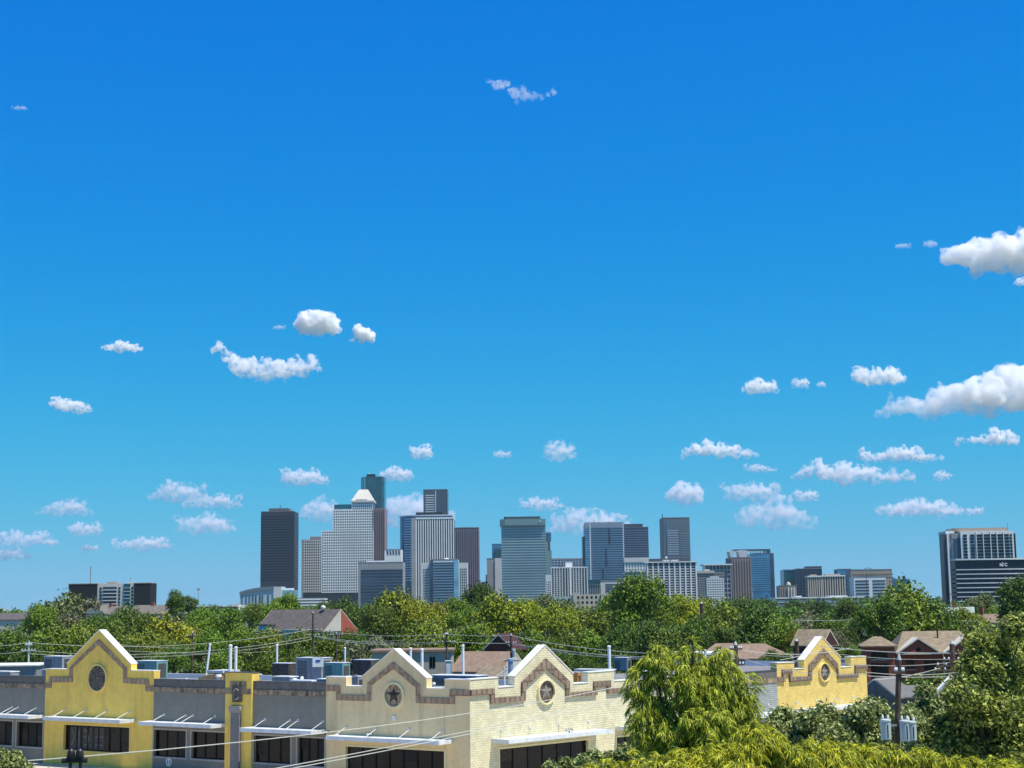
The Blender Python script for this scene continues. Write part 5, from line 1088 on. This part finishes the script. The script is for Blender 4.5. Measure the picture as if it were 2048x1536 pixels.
# far-off woodland as one mass
rg = np.random.default_rng(5); Vs = []
for i in range(420):
    D = 560+ (rg.random()**1.3)*1500; px = rg.uniform(-60, 2110); x = ray(px, 1200)[0]*D; r = rg.uniform(4, 8); h = rg.uniform(9, 15.2) if D < 1000 else rg.uniform(10, 16.5)
    lob = [(x+rg.normal()*r*.5, D+rg.normal()*r*.5, h-r*.6+rg.normal()*r*.2, r*.6) for _ in range(4)]
    c, d = crown_pts(rg, lob, 420); Vs.append(quads(c, d*.8+rg.normal(size=c.shape)*.6+np.array([0, 0, .3]), .55, 1, rg))
o = bpy.data.objects.new('woodland', qmesh('woodland', np.concatenate(Vs), LM['hazy'])); COL.objects.link(o); tag(o, 'far treetops forming one mass below the skyline', 'woodland', kind='stuff')
# undergrowth between the trees
Vs = []
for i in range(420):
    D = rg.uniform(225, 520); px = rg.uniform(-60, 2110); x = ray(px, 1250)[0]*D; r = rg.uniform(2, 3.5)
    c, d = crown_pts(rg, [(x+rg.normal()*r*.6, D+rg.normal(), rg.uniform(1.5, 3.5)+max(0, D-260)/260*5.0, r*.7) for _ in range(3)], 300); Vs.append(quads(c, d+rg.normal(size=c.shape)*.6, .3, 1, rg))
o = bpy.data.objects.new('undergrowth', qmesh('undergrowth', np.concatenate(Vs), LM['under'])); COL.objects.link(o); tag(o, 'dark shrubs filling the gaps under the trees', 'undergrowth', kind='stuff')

def limbs(root, base, cents, r0, mm=M_BARK):
    b = MB(); top = Vector(np.mean(cents, axis=0)); k = Vector((base[0], base[1], top.z*.72))
    b.tube([tuple(base), tuple(Vector(base).lerp(k, .5)+Vector((.15, 0, 0))), tuple(k)], r0, r0*.55, n=9)
    for c in cents:
        c = Vector(c); m_ = k.lerp(c, .5)+Vector((0, 0, .25)); b.tube([tuple(k), tuple(m_), tuple(c)], r0*.4, .02, n=5)
    return b.build('trunk', mm, root)
def leafy(name, lab, cl, D, leaf, n, size, cat='tree', jit=2.0, asp=1.3, droop=0):
    """foreground crown from clusters given as (px, py, rpx)"""
    rg = np.random.default_rng(abs(hash(lab)) % 1000 if False else len(lab)*7); lob = []
    for px, py, rp in cl:
        p = at(px, py, D); lob.append((p.x, p.y+rg.uniform(-jit, jit), p.z, rp/F*D))
    cx = float(np.mean([l[0] for l in lob])); base = (cx, D, 0); root = thing(name, lab, cat, base)
    c, d = crown_pts(rg, lob, n, .7); c -= np.array([cx, D, 0]); V = quads(c, d*.6+rg.normal(size=c.shape)*.8+np.array([0, 0, .4]), size, asp, rg)
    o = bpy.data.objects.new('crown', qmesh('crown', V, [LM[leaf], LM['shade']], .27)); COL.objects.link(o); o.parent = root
    limbs(root, (0, 0, 0), [(l[0]-cx, l[1]-D, l[2]) for l in lob], .2); return root
LM['near'] = leafmat('near olive leaves', (.34, .38, .07), .7, 3.0, .2, 0); LM['near2'] = leafmat('near pale leaves', (.36, .40, .13), .7, 5.0, .25, 0)
LM['feath'] = leafmat('feathery leaves', (.52, .56, .05), .5, 6, .3, 0); LM['feath2'] = leafmat('golden feathery leaves', (.62, .60, .035), .5, 6, .3, 0)
leafy('leafy_tree', 'large small leaved olive green tree filling the lower right corner', [(2000,1300,52),(2040,1265,42),(1955,1350,50),(2030,1360,75),(1910,1400,46),(1965,1430,75),(2045,1450,85),(1880,1460,55),(1850,1500,55),(1910,1520,75),(2000,1530,90),(1830,1540,50),(2060,1540,90),(1965,1290,30),(1950,1320,30)], 82, 'near', 60000, .10, jit=2.5)
leafy('leafy_tree', 'pale flecked bushy tree below the far ochre wall', [(1575,1445,28),(1615,1448,30),(1660,1440,30),(1705,1432,30),(1745,1430,34),(1550,1480,36),(1600,1490,46),(1660,1490,50),(1720,1485,50),(1765,1500,55),(1800,1450,35),(1840,1440,30),(1870,1420,24),(1800,1530,50),(1860,1390,22)], 76, 'near2', 40000, .09, jit=1.5)
leafy('shrub', 'glossy leaved shrub rising before the cream shop window', [(1100,1536,16),(1130,1528,14),(1165,1522,16),(1190,1518,16),(1225,1526,20),(1255,1512,22),(1280,1530,30),(1150,1545,22),(1210,1548,30)], 60, 'near2', 9000, .06, 'shrub', .8)
leafy('shrub', 'leafy bush in the lower left corner', [(5,1520,22),(30,1516,16),(45,1530,18),(0,1545,30),(55,1545,16),(100,1545,9)], 58, 'near2', 5000, .06, 'shrub', .6)

def feathery(name, lab, cl, D, leaf, n, length, seed, wd=.014):
    """drooping ribbon leaves springing from twig tips; each cluster (px,py,rpx)"""
    rg = np.random.default_rng(seed); lob = []
    for px, py, rp in cl:
        p = at(px, py, D); lob.append((p.x, p.y+rg.uniform(-1, 1)*rp/F*D, p.z, rp/F*D))
    cx = float(np.mean([l[0] for l in lob])); root = thing(name, lab, 'tree', (cx, D, 0)); A = np.array(lob)
    per = 22; nt_ = n//per; w_ = A[:, 3]**2; k = rg.choice(len(lob), nt_, p=w_/w_.sum()); d = rg.normal(size=(nt_, 3)); d /= np.linalg.norm(d, axis=1)[:, None]; d[:, 2] = d[:, 2]*.8+.2
    tip = A[k, :3]+d*(A[k, 3]*(.25+.75*rg.random(nt_)**.7+.55*(rg.random(nt_) < .12)))[:, None]-np.array([cx, D, 0])
    ax = d*np.array([1, 1, .6])+rg.normal(size=tip.shape)*.45; ax[:, 2] += .3; ax /= np.linalg.norm(ax, axis=1)[:, None]; g = np.array([0, 0, -1.0])
    SL = (length*(.6+.9*rg.random(nt_)))[:, None]; sd = np.cross(ax, g+rg.normal(size=ax.shape)*.2); sd /= np.linalg.norm(sd, axis=1)[:, None]
    Vs = []; path = lambda s_: tip+ax*SL*s_*(1-.2*s_)+g*SL*.55*s_*s_
    for j in range(per):
        s0 = (j+.5)/per; t0 = path(s0); tg = ax+g*1.1*s0; tg /= np.linalg.norm(tg, axis=1)[:, None]; dr = tg*.75+sd*(.55 if j % 2 else -.55)+g*.15+rg.normal(size=tip.shape)*.18; dr /= np.linalg.norm(dr, axis=1)[:, None]
        ll = (.23*(1.15-.6*s0)*(.6+.8*rg.random(nt_)))[:, None]; side = np.cross(dr, rg.normal(size=dr.shape)); side /= np.linalg.norm(side, axis=1)[:, None]
        a, b1, c_ = t0, t0+dr*ll*.55+g*ll*.08, t0+dr*ll*.95+g*ll*.5
        for (p_, w0, q_, w1) in ((a, wd, b1, wd*1.2), (b1, wd*1.2, c_, wd*.2)): Vs.append(np.stack([p_-side*w0, p_+side*w0, q_+side*w1, q_-side*w1], 1).reshape(-1, 3))
    for i in range(4):
        a, b1 = path(i/4), path((i+1)/4); Vs.append(np.stack([a-sd*.005, a+sd*.005, b1+sd*.004, b1-sd*.004], 1).reshape(-1, 3))
    o = bpy.data.objects.new('crown', qmesh('crown', np.concatenate(Vs), [LM[leaf], LM['fshade']], .35)); COL.objects.link(o); o.parent = root
    b = limbs(root, (0, 0, 0), [(l[0]-cx, l[1]-D, l[2]) for l in lob], .16)
    # twigs
    tw = MB()
    for i in range(0, nt_, 8):
        c = Vector(A[k[i], :3]-np.array([cx, D, 0])); e = Vector(tip[i]); tw.tube([tuple(c), tuple(c.lerp(e, .5)+Vector((0, 0, .08))), tuple(e)], .014, .005, n=4)
    tw.build('twigs', M_BARK, root)['kind'] = 'stuff'; return root
feathery('weeping_tree', 'yellow green feathery weeping tree before the cream wing', [(1308, 1322, 12.0), (1288, 1352, 11.2), (1280, 1398, 12.8), (1310, 1370, 12.0), (1290, 1431, 15.0), (1330, 1418, 16.8), (1366, 1358, 18), (1383, 1305, 10), (1395, 1336, 14), (1442, 1328, 14), (1393, 1391, 28.5), (1438, 1391, 28.5), (1473, 1421, 23.7), (1335, 1461, 19.0), (1408, 1446, 38.0), (1458, 1461, 30.1), (1308, 1486, 15.5), (1360, 1506, 34.8), (1438, 1511, 39.6), (1315, 1305, 7), (1488, 1400, 12), (1320, 1335, 10), (1415, 1351, 16), (1312, 1292, 5), (1386, 1288, 6), (1440, 1302, 6), (1458, 1342, 8), (1270, 1372, 6), (1274, 1410, 7), (1502, 1425, 7), (1495, 1380, 6), (1265, 1440, 7), (1280, 1460, 9), (1273, 1348, 6), (1300, 1300, 5), (1360, 1320, 8), (1510, 1450, 12), (1490, 1360, 7)], 40, 'feath', 42000, .38, 11, .0085)
feathery('weeping_tree', 'golden feathery weeping tree along the bottom edge at right', [(1515,1490,22),(1550,1520,28),(1580,1500,14),(1605,1528,24),(1640,1515,20),(1665,1535,26),(1690,1508,14),(1715,1530,22),(1745,1518,14),(1765,1540,26),(1795,1525,13),(1820,1538,22),(1850,1520,12),(1870,1542,24),(1905,1528,12),(1920,1548,20),(1960,1550,22),(1480,1520,26),(1500,1462,12),(1540,1478,12),(1625,1496,9),(1660,1500,9),(1730,1500,8),(1780,1508,8),(1460,1545,44),(1400,1550,44),(1200,1552,22),(1260,1552,26),(1330,1550,36),(2010,1545,24)], 36, 'feath2', 50000, .34, 12, .008)

# ------------------------------------------------------------------ clouds
def cloudmat(k, dens, U, rag):
    m = bpy.data.materials.new('cloud vapour %d' % k); m.use_nodes = True; N = m.node_tree.nodes; L = m.node_tree.links; N.clear(); out = N.new('ShaderNodeOutputMaterial'); v = N.new('ShaderNodeVolumePrincipled')
    v.inputs['Color'].default_value = (1, 1, 1, 1); v.inputs['Anisotropy'].default_value = .2
    tc = N.new('ShaderNodeTexCoord'); nz = N.new('ShaderNodeTexNoise'); nz.inputs['Scale'].default_value = 1.7/U; nz.inputs['Detail'].default_value = 4; nz.inputs['Roughness'].default_value = .52; L.new(tc.outputs['Object'], nz.inputs['Vector'])
    mr = N.new('ShaderNodeMapRange'); mr.interpolation_type = 'SMOOTHSTEP'; mr.inputs[1].default_value = rag; mr.inputs[2].default_value = rag+.26; mr.inputs[4].default_value = dens
    L.new(nz.outputs['Fac'], mr.inputs[0]); sp = N.new('ShaderNodeSeparateXYZ'); L.new(tc.outputs['Generated'], sp.inputs[0]); mz = N.new('ShaderNodeMapRange'); mz.inputs[1].default_value = .05; mz.inputs[2].default_value = .6; mz.inputs[3].default_value = .25; L.new(sp.outputs[2], mz.inputs[0]); mu = N.new('ShaderNodeMath'); mu.operation = 'MULTIPLY'; L.new(mr.outputs[0], mu.inputs[0]); L.new(mz.outputs[0], mu.inputs[1]); L.new(mu.outputs[0], v.inputs['Density']); L.new(v.outputs[0], out.inputs['Volume']); return m
def auto(cx, cy, w_, h, seed, n=8):
    if cy > 960: w_ *= 1.12; h *= 1.15
    r = random.Random(seed); L_ = []; n = int(n*1.5)
    for i in range(n):
        k = (i+.5)/n*2-1; rr = h*.56*(1-.7*k*k)*r.uniform(.7, 1.05); L_.append((cx+k*w_*.46, cy+h*.5-rr*.9-r.uniform(0, .1)*h, rr))
    for i in range(3): k = r.uniform(-.45, .45); rr = h*r.uniform(.22, .34); L_.append((cx+k*w_, cy-h*.5+rr, rr))
    return L_
CL = [
 ('plump white cloud, larger of two over the left half', [(610,648,19),(630,640,19),(652,645,21),(640,656,16),(664,655,13),(602,655,9),(622,660,10)], 6),
 ('small bright cloud just right of the plump one', [(716,660,9),(730,668,12),(742,675,11),(707,681,5),(725,676,9)], 6),
 ('long ragged cloud with curled ends over the left half', [(440,694,9),(424,701,5),(453,706,8),(468,720,13),(482,735,19),(505,732,17),(505,748,12),(528,744,19),(530,728,12),(556,738,19),(585,737,17),(606,735,14),(622,726,14),(634,740,7),(540,754,9),(570,750,9),(595,722,6)], 4),
 ('small flat cloud left of the ragged one', [(240,689,9),(222,695,8),(208,694,5),(255,694,10),(270,697,8),(284,698,5),(238,699,7)], 4),
 ('small oval cloud at far left middle height', [(114,806,11),(135,811,13),(158,814,12),(175,819,8),(105,806,7)], 4),
 ('bright oval cloud over the right half above the wedge cloud', [(1722,750,16),(1752,754,17),(1785,751,18),(1802,753,10),(1713,738,8),(1740,764,11)], 4),
 ('great wedge shaped cloud rising to the right edge', [(1752,826,8),(1780,820,12),(1805,812,15),(1835,806,20),(1865,800,24),(1900,795,28),(1940,790,33),(1980,785,38),(2025,780,42),(2070,778,45),(2110,780,45),(1800,828,9),(1850,825,10),(1900,818,12),(1780,795,8)], 6),
 ('big white cloud at the upper right edge', [(1905,508,19),(1935,506,27),(1968,512,31),(2005,508,33),(2042,505,36),(2080,505,38),(1950,530,16),(2005,480,17),(2040,478,18),(1896,522,11),(1985,490,18)], 6),
 ('small cloud tail under the big upper right cloud', auto(2045, 563, 34, 16, 3, 5), 3),
 ('small flat oval cloud left of the bright oval one', auto(1520, 774, 78, 26, 4, 7), 4),
 ('tiny puff between two oval clouds', auto(1602, 767, 34, 20, 5, 5), 2.2), ('tiniest puff left of the bright oval cloud', auto(1643, 769, 16, 10, 6, 4), 2.2),
 ('white cloud with flat tail near right edge below the wedge', [(1918,884,7),(1945,882,8),(1970,878,10),(1992,873,15),(2015,877,13),(2030,883,8)], 5),
 ('white flat based cloud above the hotel', [(1372,906,9),(1392,898,13),(1415,897,15),(1440,901,14),(1468,902,13),(1495,905,10),(1512,908,7)], 4),
 ('long white cloud right of the wide layered one', auto(1800, 909, 190, 26, 7, 11), 4),
 ('wide layered cloud over the right skyline', [(1588,952,8),(1612,945,12),(1632,932,12),(1652,945,17),(1690,946,20),(1722,944,17),(1755,952,14),(1788,950,14),(1815,955,10),(1832,960,6),(1700,960,10)], 3.5),
 ('thin pale cloud left of the layered one', auto(1520, 937, 76, 14, 8, 7), 2.5), ('round cloud right above the mast tower', auto(1371, 987, 68, 34, 9, 6), 3.5),
 ('pale two lobed cloud above the blue glass tower', auto(1500, 985, 100, 30, 10, 8), 2.3), ('arched faint cloud over the blue glass tower', auto(1550, 1030, 150, 44, 11, 10), 2.2),
 ('small pale puff right of the two lobed cloud', auto(1613, 991, 44, 20, 12, 5), 2.2), ('flat cloud left of the tall beige block', auto(1842, 1017, 175, 28, 13, 10), 3), ('tiny cloud above the tall beige block', auto(1950, 1023, 34, 14, 14, 4), 2.2),
 ('small puff at right between layered clouds', auto(1884, 953, 34, 18, 15, 4), 2.2),
 ('small cloud left of centre above the slim tower', auto(843, 904, 44, 26, 16, 6), 3), ('faint small cloud near centre', auto(1006, 909, 42, 12, 17, 5), 2), ('ragged small cloud right of centre', auto(1118, 904, 60, 38, 18, 6), 2.2),
 ('soft cloud above the charcoal slab tower', auto(608, 953, 98, 34, 19, 8), 3), ('small cloud right of the tallest tower', auto(792, 949, 68, 26, 20, 6), 3), ('pale cloud above the blue green tower', auto(1082, 1007, 82, 22, 21, 7), 2.5),
 ('pale two humped cloud at left', auto(355, 986, 112, 28, 22, 9), 2.5), ('pale cloud right under the two humped one', auto(425, 1003, 110, 24, 23, 8), 2.3), ('low pale cloud at far left', auto(130, 1017, 110, 26, 24, 8), 2.3),
 ('small low cloud above the slab mast', auto(172, 1058, 64, 22, 25, 6), 2.3), ('faint arched cloud left of the charcoal slab', auto(412, 1050, 110, 30, 26, 8), 2), ('pale cloud behind the small gridded block', auto(637, 1022, 74, 34, 27, 6), 2.6),
 ('faint cloud strip at the left edge', auto(55, 1078, 130, 28, 28, 9), 2.2), ('cloud behind the curved blue tower', auto(830, 1022, 130, 50, 29, 8), 3), ('cloud behind the white banded tower', auto(1180, 1046, 170, 38, 30, 10), 2.6),
 ('wispy cloud alone high near the centre', [(980,164,6),(1000,170,9),(1012,168,6),(1032,188,11),(1050,190,10),(1068,192,8),(1084,194,5),(1044,180,6),(1108,183,6),(1035,205,5)], 1.1), ('tiny wisp high at the left edge', auto(40, 216, 36, 8, 32, 5), 1),
 ('tiny wisp left of the plump cloud', auto(558, 655, 30, 8, 33, 5), 1.2), ('tiny wisp left of the big upper right cloud', auto(1862, 488, 30, 12, 34, 5), 1.2), ('faint wisp far left of the big upper right cloud', auto(1805, 492, 36, 10, 35, 5), 1.0),
 ('faint low cloud left of the arched one', auto(180, 1096, 40, 12, 36, 4), 1.6), ('faint long low cloud above the warehouse', auto(290, 1088, 130, 20, 37, 8), 1.3), ('faint cloud low at the left edge', auto(20, 1108, 90, 20, 38, 6), 1.6),
]
import bmesh
def build_cloud(i, lab, puffs, tau):
    cy = sum(p[1] for p in puffs)/len(puffs); cx = sum(p[0] for p in puffs)/len(puffs); rz = ray(cx, cy)[1]
    D = min(max(1300/rz, 3500), 22000); o0 = at(cx, cy, D); s = D/F; rnd = random.Random(i); bm = bmesh.new(); rmax = max(p[2] for p in puffs)
    ps = sorted(puffs); full = list(puffs)
    for a, b in zip(ps, ps[1:]):
        if math.hypot(a[0]-b[0], a[1]-b[1]) > .7*(a[2]+b[2]): full.append(((a[0]+b[0])/2, (a[1]+b[1])/2+.1*a[2], (a[2]+b[2])*.36))
    for px, py, r in full:
        p = at(px, py, D); R_ = r*s*1.15
        for k in range(3):
            q = p-o0+Vector((rnd.uniform(-.35, .35)*R_, rnd.uniform(-.6, .6)*R_, rnd.uniform(-.25, .25)*R_)) if k else p-o0
            bmesh.ops.create_icosphere(bm, subdivisions=2, radius=R_*(1 if k == 0 else rnd.uniform(.5, .8)), matrix=Matrix.Translation(q))
    me = bpy.data.meshes.new('cloud'); bm.to_mesh(me); bm.free(); tmp = bpy.data.objects.new('cloud_tmp', me); COL.objects.link(tmp)
    md = tmp.modifiers.new('r', 'REMESH'); md.mode = 'VOXEL'; md.voxel_size = max(rmax*s/7, .5*s)
    dg = bpy.context.evaluated_depsgraph_get(); me2 = bpy.data.meshes.new_from_object(tmp.evaluated_get(dg)); bpy.data.objects.remove(tmp)
    n = len(me2.vertices); co = np.empty(n*3, np.float32); me2.vertices.foreach_get('co', co); co = co.reshape(-1, 3); out = co.copy(); U = rmax*s
    for j in range(n):
        v = Vector(co[j]); q = v/U; nn = me2.vertices[j].normal
        f = noise.fractal(q*1.7+Vector((i*7.3, 0, 0)), 1.0, 2.1, 4); f2 = noise.fractal(q*4.5+Vector((i*3.1, 5, 0)), 1.0, 2.1, 3)
        out[j] = v+nn*U*(.40*f+.20*f2)*(.7 if tau >= 5.5 else 1)
        w2 = noise.noise_vector(q*.9+Vector((0, i*2.2, 0))); out[j] += np.array(w2)*U*.45
    me2.vertices.foreach_set('co', out.ravel()); me2.update(); me2.materials.clear(); me2.materials.append(cloudmat(i, max(tau*.6 if tau < 1.6 else tau, 0 if cy < 960 else 2.6)*1.15/(U*1.3), U, .34 if tau >= 5.5 else .39 if tau > 2.9 else .34 if cy < 700 else .41))
    o = bpy.data.objects.new('cloud', me2); COL.objects.link(o); o.location = o0; tag(o, lab, 'cloud', 'clouds', 'thing')
if not globals().get('NOCLOUD'):
    for i, (lab, pf, tau) in enumerate(CL): build_cloud(i, lab, pf, tau)

# ------------------------------------------------------------------ haze
hz = MB().box(-14500, 14500, -700, 14500, -1, 345).build('haze', None); tag(hz, 'thin pale haze over the city', 'haze', kind='stuff')
m = bpy.data.materials.new('haze air'); m.use_nodes = True; N = m.node_tree.nodes; N.clear(); out = N.new('ShaderNodeOutputMaterial'); v = N.new('ShaderNodeVolumePrincipled')
v.inputs['Color'].default_value = (.62, .82, 1, 1); v.inputs['Density'].default_value = 2.2e-5; m.node_tree.links.new(v.outputs[0], out.inputs['Volume']); hz.data.materials.append(m)
